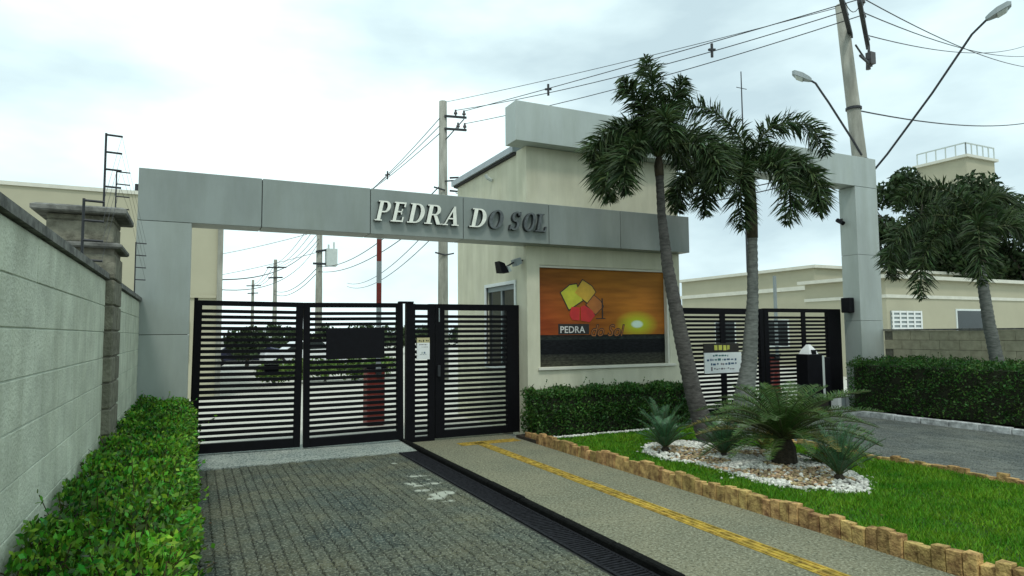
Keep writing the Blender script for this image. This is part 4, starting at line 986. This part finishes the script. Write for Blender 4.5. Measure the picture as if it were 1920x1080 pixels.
# yellowing ground plants round the cycad
for (x, y, s, lab) in ((7.15, 6.75, .34, 'yellow green low plant behind the large cycad'), (6.9, 7.1, .3, 'yellow green low plant left of the large cycad by the grey palm'), (7.0, 5.75, .26, 'yellow green low plant right of the large cycad trunk')):
    a_ = T('low_plant', lab, 'plant', (x, y, .05), 'low yellowish plants by the cycad')
    for k in range(14):
        pinnate_frond(a_, (x, y, .06), k * 2.4, D(70 - 45 * k / 14), D(45), s * random.uniform(.8, 1.2), M['cycas_dry'] if k % 3 else M['cycas'], .07, 16, .014, .4, .006)

# ================================================================ UTILITY POLES AND LINES
def insul(parent, p, r=.05, h=.16):
    x, y, z = p
    MB().tube([(x, y, z), (x, y, z + h * .25), (x, y, z + h * .3), (x, y, z + h * .6), (x, y, z + h * .65), (x, y, z + h)], [r * .4, r * .4, r, r * .8, r * .55, r * .5], 8).build('insulator', M['ceramic'], parent)
P1 = T('utility_pole', 'tall leaning concrete utility pole with crossarms behind the right pillar', 'utility pole', (15.70, 11.02, 0), 'concrete utility poles')
MB().tube([(15.70, 11.02, -.05), (15.60, 11.19, 6.27), (15.44, 11.41, 10.42)], [.20, .178, .145], 14).build('shaft', M['concrete_pole'], P1, smooth=True)
MB().bar((16.78, 11.62, 9.60), (14.2, 10.0, 9.62), .10, .12).build('crossarm', M['darkmetal'], P1)
MB().bar((15.72, 11.36, 9.60), (13.4, 9.92, 9.62), .10, .12).build('crossarm', M['darkmetal'], P1)
for q in ((16.6, 11.5, 9.66), (15.3, 10.68, 9.67), (14.6, 10.2, 9.67), (14.8, 10.8, 9.67), (14.0, 10.3, 9.67)): insul(P1, q, .07, .2)
MB().box(16.42, 16.62, 11.30, 11.46, 8.98, 9.30).tube([(16.5, 11.4, 9.29), (16.5, 11.4, 9.5)], .03, 6).build('fuse_cutout', M['ceramic'], P1)
MB().bar((15.66, 11.08, 8.95), (16.65, 11.45, 8.98), .05).build('arm_brace', M['darkmetal'], P1)
MB().bar((15.60, 11.15, 9.25), (16.75, 11.58, 9.05), .035).build('arm_brace', M['darkmetal'], P1)
MB().tube([(16.72, 11.6, 9.3), (16.72, 11.6, 8.95)], [.05, .07], 6).build('surge_arrester', M['ceramic'], P1)
for z in (6.15, 7.55):
    MB().tube([(15.60 - (z - 6.27) * .038, 11.19 + (z - 6.27) * .05, z - .03), (15.60 - (z - 6.27) * .038, 11.19 + (z - 6.27) * .05, z + .03)], .20, 14).build('band_clamp', M['darkmetal'], P1)
for a_, b_, dp in (((15.3, 10.68, 9.86), (16.5, 11.4, 9.5), .45), ((14.6, 10.2, 9.86), (15.3, 10.68, 9.86), .35), ((16.6, 11.5, 9.86), (16.72, 11.6, 9.25), .25), ((14.0, 10.3, 9.86), (14.6, 10.2, 9.86), .4)):
    MB().tube([tuple(Vector(a_).lerp(Vector(b_), q / 8) - Vector((0, 0, dp * 4 * (q / 8) * (1 - q / 8)))) for q in range(9)], .010, 5).build('jumper_wire', M['wire'], P1)
P2 = T('utility_pole', 'straight concrete utility pole seen behind the lettered beam left of the gatehouse', 'utility pole', (8.55, 23.6, 0), 'concrete utility poles')
MB().tube([(8.55, 23.6, -.05), (8.55, 23.6, 5), (8.55, 23.6, 10.75)], [.21, .185, .15], 14).build('shaft', M['concrete_pole'], P2, smooth=True)
for z in (9.62, 10.12): MB().bar((8.55, 23.42, z), (9.45, 23.40, z + .05), .07, .08).build('crossarm', M['darkmetal'], P2)
MB().bar((8.60, 23.4, 9.2), (9.35, 23.4, 10.1), .04).build('arm_brace', M['darkmetal'], P2)
for q in ((9.0, 23.4, 10.18), (9.35, 23.4, 10.2), (9.1, 23.4, 9.68), (9.38, 23.4, 9.7)): insul(P2, q, .08, .24)
for z, dx in ((7.55, .5), (7.2, -.45), (4.7, -.4), (4.7, .35)): MB().bar((8.55, 23.38, z), (8.55 + dx, 23.36, z + .08), .05).build('cable_bracket', M['darkmetal'], P2)
MB().tube([(8.75, 23.38, 7.7), (9.1, 23.38, 7.75), (9.22, 23.38, 7.5), (9.1, 23.38, 7.2), (8.75, 23.38, 7.2)], .04, 6).build('cable_loop', M['wire'], P2)
P3 = T('utility_pole', 'distant concrete pole with a grey transformer under the lettered beam', 'utility pole', (8.5, 51, 0), 'concrete utility poles')
MB().tube([(8.5, 51, -.05), (8.5, 51, 5), (8.5, 51, 10.6)], [.27, .25, .2], 10).build('shaft', M['concrete_pole'], P3, smooth=True)
MB().box(8.95, 9.75, 50.4, 51.2, 6.95, 8.25).tube([(9.15, 50.8, 8.25), (9.15, 50.8, 8.6)], .07, 6).tube([(9.55, 50.8, 8.25), (9.55, 50.8, 8.8)], .07, 6).build('transformer', M['greylight'], P3)
MB().bar((8.0, 50.75, 7.1), (9.1, 50.75, 7.1), .15).bar((8.2, 50.75, 8.0), (9.1, 50.75, 8.2), .15).build('bracket', M['darkmetal'], P3)
MB().bar((7.9, 50.75, 10.0), (9.9, 50.75, 10.1), .12).build('crossarm', M['darkmetal'], P3)
for (x, y, lab) in ((8.5, 81, 'far concrete pole, second beyond the gate, thin against the sky'), (8.4, 112, 'farthest concrete pole, a hair-thin line beyond the gate')):
    p_ = T('utility_pole', lab, 'utility pole', (x, y, 0), 'concrete utility poles')
    MB().tube([(x, y, -.05), (x, y, 10.6)], [.27, .2], 8).build('shaft', M['concrete_pole'], p_); MB().bar((x - 1, y - .3, 9.6), (x + 1.2, y - .3, 9.7), .16).bar((x - .8, y - .3, 8.4), (x + .8, y - .3, 8.5), .16).build('crossarm', M['darkmetal'], p_)

def sagline(a, b, sag, r, lab, grp, n=22, m=None):
    a, b = Vector(a), Vector(b); pts = []
    for i in range(n + 1):
        t_ = i / n; p = a.lerp(b, t_); p.z -= sag * 4 * t_ * (1 - t_); pts.append(p)
    return tag(MB().tube(pts, r, 5, caps=False).build('power_cable', m or M['wire'], None, off=a), lab, 'cable', grp)
ROW3 = ('uppermost', 'middle', 'lowest'); LMR = ('left', 'middle', 'right')
G1 = 'power cables from the leaning pole to the pole behind the lettered beam'
L1 = ' of three thin black power cables strung over the gatehouse from the leaning pole'
for k, (a, b, sg) in enumerate((((14.6, 10.2, 9.85), (9.35, 23.4, 10.42), .05), ((14.8, 10.8, 9.85), (9.0, 23.4, 10.40), .25), ((15.3, 10.68, 9.80), (9.38, 23.4, 9.92), .22))):
    c_ = sagline(a, b, sg, .013, ROW3[k] + L1, G1)
sagline((15.44, 11.40, 10.38), (8.62, 23.55, 10.72), .1, .010, 'topmost thin guard cable between the leaning pole and the straight pole', G1)
for k, (a, b) in enumerate((((16.6, 11.5, 9.86), (45, 20.5, 18.9)), ((15.3, 10.68, 9.86), (45, 20.0, 18.0)), ((14.6, 10.2, 9.86), (45, 19.5, 16.9)))):
    sagline(a, b, .6, .014, ROW3[k] + ' of three black power cables running right from the leaning pole', 'power cables running right from the leaning pole')
sagline((15.56, 11.2, 7.5), (42, 18.4, 13.3), .5, .02, 'telephone cable running right from the middle of the leaning pole', 'telephone cables')
for k in range(3):
    sagline((8.4, 23.55, 9.75 + .3 * (k - 1)), (8.3 + .5 * (k - 1), 50.8, 10.1), .5, .016, LMR[k] + ' of three thin power cables from the straight pole to the transformer pole', 'power cables behind the lettered beam')
    sagline((8.3 + .5 * (k - 1), 50.8, 10.1), (8.3 + .5 * (k - 1), 80.8, 9.8), .7, .022, LMR[k] + ' of three thin power cables from the transformer pole to the far pole', 'power cables beyond the transformer pole')
    sagline((8.3 + .5 * (k - 1), 80.8, 9.8), (8.3 + .5 * (k - 1), 111.8, 9.7), .7, .03, LMR[k] + ' of three hair-thin power cables between the two farthest poles', 'power cables between the farthest poles')
for k in range(2):
    sagline((8.3 + .6 * k, 23.4, 7.3 - .3 * k), (8.4, 50.8, 6.9 - .4 * k), .9, .022, ('upper', 'lower')[k] + ' of two dark sagging telephone cables under the lettered beam', 'telephone cables under the lettered beam')
    sagline((8.4, 50.8, 6.9 - .4 * k), (8.4, 80.8, 6.9 - .4 * k), .8, .03, ('upper', 'lower')[k] + ' of two sagging telephone cables beyond the transformer pole', 'telephone cables beyond the transformer pole')
for k in range(3):
    sagline((9.0, 23.4, 7.5 - .18 * k), (15.55, 11.2, 6.25 - .12 * k), .75 + .1 * k, .016, ROW3[k] + ' of three sagging black telephone cables between the palms and the right pillar', 'telephone cables behind the palms')
sagline((8.4, 50.8, 9.0), (-.2, 19.95, 3.3), 1.0, .022, 'black service cable sagging from the transformer pole to the beige block', 'service cables')
for k, (za, zb_, yb) in enumerate(((9.6, 7.6, 84), (8.0, 5.4, 84))):
    sagline((8.4, 50.8, za), (-14, yb, zb_ + 2), 1.2, .02, ('higher', 'lower')[k] + ' of two faint cables running left from the transformer pole', 'faint cables left of the transformer pole')
for k in range(2):
    sagline((8.4, 23.45, 6.2 - .5 * k), (12.5, 60, 6.4 - .3 * k), .9, .018, ('higher', 'lower')[k] + ' of two slack cables from the straight pole down to the street', 'slack cables from the straight pole')
sagline((8.4, 50.8, 8.7), (-.2, 19.95, 3.1), 1.3, .016, 'lower thin service cable from the transformer pole to the beige block', 'service cables')
for (x, y, z, lab) in ((13.3, 14.0, 9.80, 'small dark cable spacer hung in the sky over the palms'), (10.9, 19.4, 10.12, 'small dark cable spacer just above the upper beam end'), (8.36, 31.0, 9.45, 'small dark cable spacer hung behind the lettered beam left of the straight pole')):
    tag(MB().tube([(x, y, z - .18), (x, y, z + .22)], .04, 6).bar((x - .12, y, z + .02), (x + .12, y, z + .06), .06).build('cable_spacer', M['wire'], None, off=(x, y, z)), lab, 'cable spacer', 'cable spacers')

# street lamps fixed to the leaning pole
def lamp(label, pts, head_a, head_b):
    o = T('street_lamp', label, 'street lamp', pts[0], 'street lamps on the leaning pole')
    MB().tube(pts, .028, 8).build('arm', M['darkmetal'], o)
    a, b = Vector(head_a), Vector(head_b); d = (b - a); s = Vector((d.y, -d.x, 0)).normalized()
    rings = []
    for t_, w, h in ((0, .05, .05), (.15, .10, .075), (.45, .16, .10), (.85, .15, .09), (1.0, .08, .05)):
        c = a + d * t_; rings.append([c + s * w - Vector((0, 0, h * .6)), c - s * w - Vector((0, 0, h * .6)), c - s * w * .7 + Vector((0, 0, h)), c + s * w * .7 + Vector((0, 0, h))])
    MB().hull(rings).build('lamp_head', M['grey'], o)
    r2 = [[c + Vector((0, 0, -.012)) for c in (rings[2][0], rings[2][1], rings[3][1], rings[3][0])], [c + Vector((0, 0, -.05)) for c in (a + d * .5 + s * .1 - Vector((0, 0, .06)), a + d * .5 - s * .1 - Vector((0, 0, .06)), a + d * .8 - s * .1 - Vector((0, 0, .055)), a + d * .8 + s * .1 - Vector((0, 0, .055)))]]
    MB().hull(r2).build('lens', M['greylight'], o)
lamp('street lamp on a curved arm reaching left over the right beam', [(15.50, 11.05, 6.25), (15.40, 11.17, 6.6), (15.05, 11.6, 7.75), (14.93, 11.75, 8.12), (14.86, 11.83, 8.33), (14.78, 11.93, 8.44)], (14.80, 11.90, 8.43), (14.50, 12.27, 8.70))
lamp('street lamp on a straight arm reaching right from the leaning pole', [(15.72, 10.98, 5.75), (15.86, 10.6, 6.2), (16.34, 9.69, 7.56), (16.7, 8.9, 8.8), (16.85, 8.6, 9.1)], (16.82, 8.65, 9.08), (17.05, 8.2, 9.3))

# ================================================================ BEYOND THE GATES
AB = T('apartment_block', 'plain beige block behind the left pillar, only its edge showing', 'building', (-4, 20, 0))
MB().box(-9.0, .66, 20.0, 34.0, -.1, 5.50).build('wall', M['beige_far'], AB); MB().box(.56, .70, 19.93, 19.998, -.1, 5.3).build('corner_pilaster', M['concrete_pole'], AB)
MB().box(-9.05, .71, 19.95, 34.05, 5.502, 5.60).build('parapet_cap', M['cream'], AB)
MB().tube([(-1.48, 20.3, 5.6), (-1.48, 20.3, 5.85)], .05, 6).build('vent_stub', M['darkmetal'], AB)
for zb in (2.75,): MB().box(-9.0, .555, 19.955, 19.998, zb, zb + .08).build('string_course', M['beige_far'], AB)
for xw in (-1.0, -3.2):
    w_ = MB().box(xw, xw + .9, 19.96, 19.999, 1.0, 2.1).build('window', M['frame_white'], AB); MB().box(xw + .06, xw + .84, 19.952, 19.959, 1.06, 2.04).build('pane', M['glass'], w_)
LB = T('pool_house', 'long low beige building with two pale bands behind the right gates', 'building', (27, 22, 0))
(MB().box(27, 48, 22, 31.6, -.1, 4.75)).build('wall', M['beige_far'], LB)
MB().box(26.8, 48.2, 21.8, 31.8, 4.752, 4.90).build('roof', M['cream'], LB)
MB().box(26.92, 48.05, 21.92, 31.7, 3.72, 3.92).build('pale_band', M['cream'], LB)
for yy in (23.6, 27.2):
    w_ = MB().box(26.95, 26.999, yy, yy + 1.6, .9, 2.3).build('window', M['frame_white'], LB); MB().box(26.94, 26.949, yy + .07, yy + 1.53, .97, 2.23).build('pane', M['glass'], w_)
w_ = MB().box(31.2, 32.8, 21.95, 21.999, .9, 2.3).build('window', M['frame_white'], LB); MB().box(31.27, 32.73, 21.94, 21.949, .97, 2.23).build('pane', M['glass'], w_)
HB = T('side_house', 'beige house with white lattice vent behind the right boundary wall', 'house', (24, 15, 0))
MB().box(22.0, 36.0, 15.0, 18.4, -.1, 3.55).build('wall', M['beige_far'], HB); MB().box(21.8, 36.2, 14.8, 18.6, 3.552, 3.68).build('roof', M['cream'], HB); MB().box(21.97, 36.03, 14.96, 18.43, 2.86, 2.98).build('pale_band', M['cream'], HB)
lt = MB().box(22.18, 23.86, 14.955, 14.998, 1.74, 2.40).build('lattice_vent', M['grey'], HB)
lb_ = MB()
for k in range(5): lb_.box(22.18, 23.86, 14.93, 14.953, 1.74 + k * .148, 1.74 + k * .148 + .065)
for k in range(5): lb_.box(22.18 + k * .40, 22.26 + k * .40, 14.915, 14.929, 1.74, 2.40)
lb_.build('lattice_bar', M['white'], lt)
w_ = MB().box(26.0, 28.0, 14.96, 14.999, 1.2, 2.5).build('window', M['frame_white'], HB); MB().box(26.07, 27.93, 14.95, 14.959, 1.27, 2.43).build('pane', M['glass'], w_)
WT = T('water_tower', 'beige tower top with railing far behind the dark tree', 'tower', (52.5, 30, 0))
MB().box(50.9, 54.5, 28.0, 31.7, -.1, 14.4).build('wall', M['beige_far'], WT); MB().box(50.7, 54.7, 27.8, 31.9, 14.402, 14.6).build('roof', M['cream'], WT)
rl = MB()
for k in range(6): rl.tube([(50.9 + k * .72, 28.0, 14.6), (50.9 + k * .72, 28.0, 15.5)], .05, 5); rl.tube([(50.9, 28.0 + k * .72, 14.6), (50.9, 28.0 + k * .72, 15.5)], .05, 5)
rl.bar((50.9, 28.0, 15.48), (54.5, 28.0, 15.48), .08).bar((50.9, 28.0, 15.48), (50.9, 31.6, 15.48), .08)
rl.build('railing', M['greylight'], WT)

AM = tag(MB().tube([(28.5, 27.7, 4.9), (28.5, 27.7, 11), (28.5, 27.7, 16.9)], [.06, .05, .03], 6).bar((28.1, 27.7, 15.9), (28.9, 27.7, 15.9), .03).build('antenna_mast', M['darkmetal'], None, off=(28.5, 27.7, 4.9)), 'thin tall antenna mast rising above the grey palm from the low beige building', 'antenna')
# barriers
def barrier(label, x, y, boom_top, striped=True):
    o = T('boom_barrier', label, 'barrier', (x, y, 0), 'raised boom barriers inside the gates')
    MB().box(x - .17, x + .17, y - .17, y + .17, -.01, 1.05).build('cabinet', M['red'], o, bevel=.02); MB().box(x - .19, x + .19, y - .19, y + .19, 1.055, 1.12).build('cabinet_lid', M['blackbox'], o)
    z = 1.0; k = 0
    while z < boom_top:
        z2 = min(z + .42, boom_top); xx = x + .03
        MB().box(xx - .045, xx + .045, y - .23, y - .195, z, z2 - .002).build('boom_segment', M['red'] if k % 2 and striped else M['grey'], o); z = z2; k += 1
    MB().tube([(x + .03, y - .26, 1.0), (x + .03, y - .15, 1.0)], .06, 8).build('boom_hinge', M['darkmetal'], o)
barrier('red barrier with raised striped boom behind the gate board', 3.13, 12.5, 4.0)
barrier('red barrier with raised boom behind the right gates', 13.55, 12.5, 3.15, False)
tag(MB().tube([(12.75, 11.6, -.01), (12.75, 11.6, .06), (12.75, 11.6, .07), (12.75, 11.6, .75)], [.22, .22, .15, .04], 12).build('traffic_cone', M['red'], None, off=(12.75, 11.6, 0)), 'red traffic cone behind the right gate near the kiosk', 'cone')

# trees and shrubs
ORD = ('first', 'second', 'third', 'fourth', 'fifth', 'sixth', 'seventh', 'eighth', 'ninth')
def tree(name, label, cat, x, y, h, r, m, group, n, trunk_h=.3, leaf=.16, seed=1, tr=.12, flat=1.0):
    o = T(name, label, cat, (x, y, 0), group); rs = np.random.default_rng(seed)
    top = h * trunk_h
    tb_ = MB().tube([(x, y, -.05), (x + .05, y, top * .6), (x, y + .04, top + (h - top) * .45)], [tr, tr * .8, tr * .35], 8)
    for k in range(5):
        a = k * 1.3 + seed; tb_.tube([(x, y, top * .8 + .1 * k), (x + math.cos(a) * r * .35, y + math.sin(a) * r * .35, top + (h - top) * .35), (x + math.cos(a) * r * .7, y + math.sin(a) * r * .7, top + (h - top) * .6)], [tr * .45, tr * .3, tr * .1], 5)
    tb_.build('trunk', M['bark'], o)
    nc = 26; cz = (top + h) / 2
    d = unit(rs.normal(size=(nc, 3))) * rs.uniform(.35, .9, (nc, 1)) ** .6
    cc = np.array([x, y, cz]) + d * np.array([r * .82, r * .82, (h - top) * .45 * flat]); cs = rs.uniform(.22, .40, nc) * r
    pick = rs.integers(0, nc, n); q = unit(rs.normal(size=(n, 3))) * (rs.uniform(0, 1, (n, 1)) ** .45) * cs[pick][:, None] * np.array([1, 1, .8])
    cen = cc[pick] + q - np.array([x, y, 0])
    fo = link('crown', leaf_cloud('crown', cen, leaf, leaf * .5, m, np.array([0, 0, .3])), o)
    return o
tree('tree', 'dark broadleaf tree behind the side house just right of the right pillar', 'tree', 36.4, 23.2, 11.4, 3.1, M['tree'], None, 13000, .35, .34, 4, .2)
tree('tree', 'second dark tree behind the side house below the tower', 'tree', 39.6, 22.2, 10.4, 3.5, M['tree'], None, 12000, .35, .36, 9, .2)
tree('tree', 'third dark tree behind the side house at the right edge', 'tree', 43.0, 20.0, 9.8, 4.0, M['tree'], None, 11000, .3, .38, 14, .2)
for k, (x, y, h, r) in enumerate(((2.6, 38, 2.2, 1.3), (5.2, 44, 2.5, 1.6), (8.6, 47, 2.3, 1.6), (12.0, 50, 2.5, 1.8), (16.0, 56, 2.7, 2.0), (20, 60, 2.6, 2.2), (24.5, 62, 2.5, 2.2), (31, 52, 2.4, 2.2))):
    tree('small_tree', ORD[k] + ' from the left in the row of rounded dark trees beyond the gate slats', 'tree', x, y, h, r, M['far_tree'], 'small trees far beyond the gates', 1800, .2, .30, 20 + k, .12)
for k, (x, y, h, r) in enumerate(((2.5, 24, .9, .7), (3.4, 24.5, .85, .7), (4.4, 25, .9, .8), (5.5, 25, .8, .7), (6.6, 25.5, .9, .8), (9.6, 21, .8, .7), (20.5, 26, 1.3, .9), (22.5, 27, 1.4, 1.0), (18.5, 24, 1.2, .9))):
    tree('shrub', ORD[k] + ' from the left among the low green shrubs beyond the gate slats', 'shrub', x, y, h, r, M['shrub'], 'low shrubs beyond the gates', 1500, .1, .14, 40 + k, .05)

# parked cars far inside
def car(label, x, y, rot, paint):
    o = T('parked_car', label, 'car', (x, y, 0), 'cars parked beyond the gates')
    W2 = .86
    prof = [(-2.05, .35), (-2.1, .62), (-2.0, .85), (-1.15, .95), (-.55, 1.40), (.75, 1.45), (1.45, 1.02), (2.0, .92), (2.08, .55), (2.0, .33)]
    def sidepos(pr_, w): return [(px_ + x, y + w, pz_) for px_, pz_ in pr_]
    MB().hull([sidepos([(a * .98, .3 + (b - .3) * .96) for a, b in prof], -W2), sidepos(prof, -W2 + .08), sidepos(prof, W2 - .08), sidepos([(a * .98, .3 + (b - .3) * .96) for a, b in prof], W2)]).build('body', paint, o)
    MB().hull([sidepos([(-1.0, .98), (-.5, 1.34), (.02, 1.37), (.02, .98)], -W2 - .006), sidepos([(-1.0, .98), (-.5, 1.34), (.02, 1.37), (.02, .98)], -W2 + .02)]).build('side_window', M['glass'], o)
    MB().hull([sidepos([(.10, .98), (.10, 1.37), (.70, 1.38), (1.22, 1.02)], -W2 - .006), sidepos([(.10, .98), (.10, 1.37), (.70, 1.38), (1.22, 1.02)], -W2 + .02)]).build('side_window', M['glass'], o)
    for wx in (-1.3, 1.3):
        for s in (-1, 1):
            w = MB().tube([(x + wx, y + s * (W2 - .2), .31), (x + wx, y + s * (W2 + .01), .31)], .31, 14).build('wheel', M['tyre'], o); MB().tube([(x + wx, y + s * (W2 + .011), .31), (x + wx, y + s * (W2 + .02), .31)], .19, 10).build('rim', M['greylight'], w)
    o.rotation_euler = (0, 0, rot)
car('white car parked beyond the left gate slats', 5.2, 35.5, .05, M['carw'])
car('dark blue car parked beyond the left gate slats', 2.6, 39.5, -.1, M['card'])
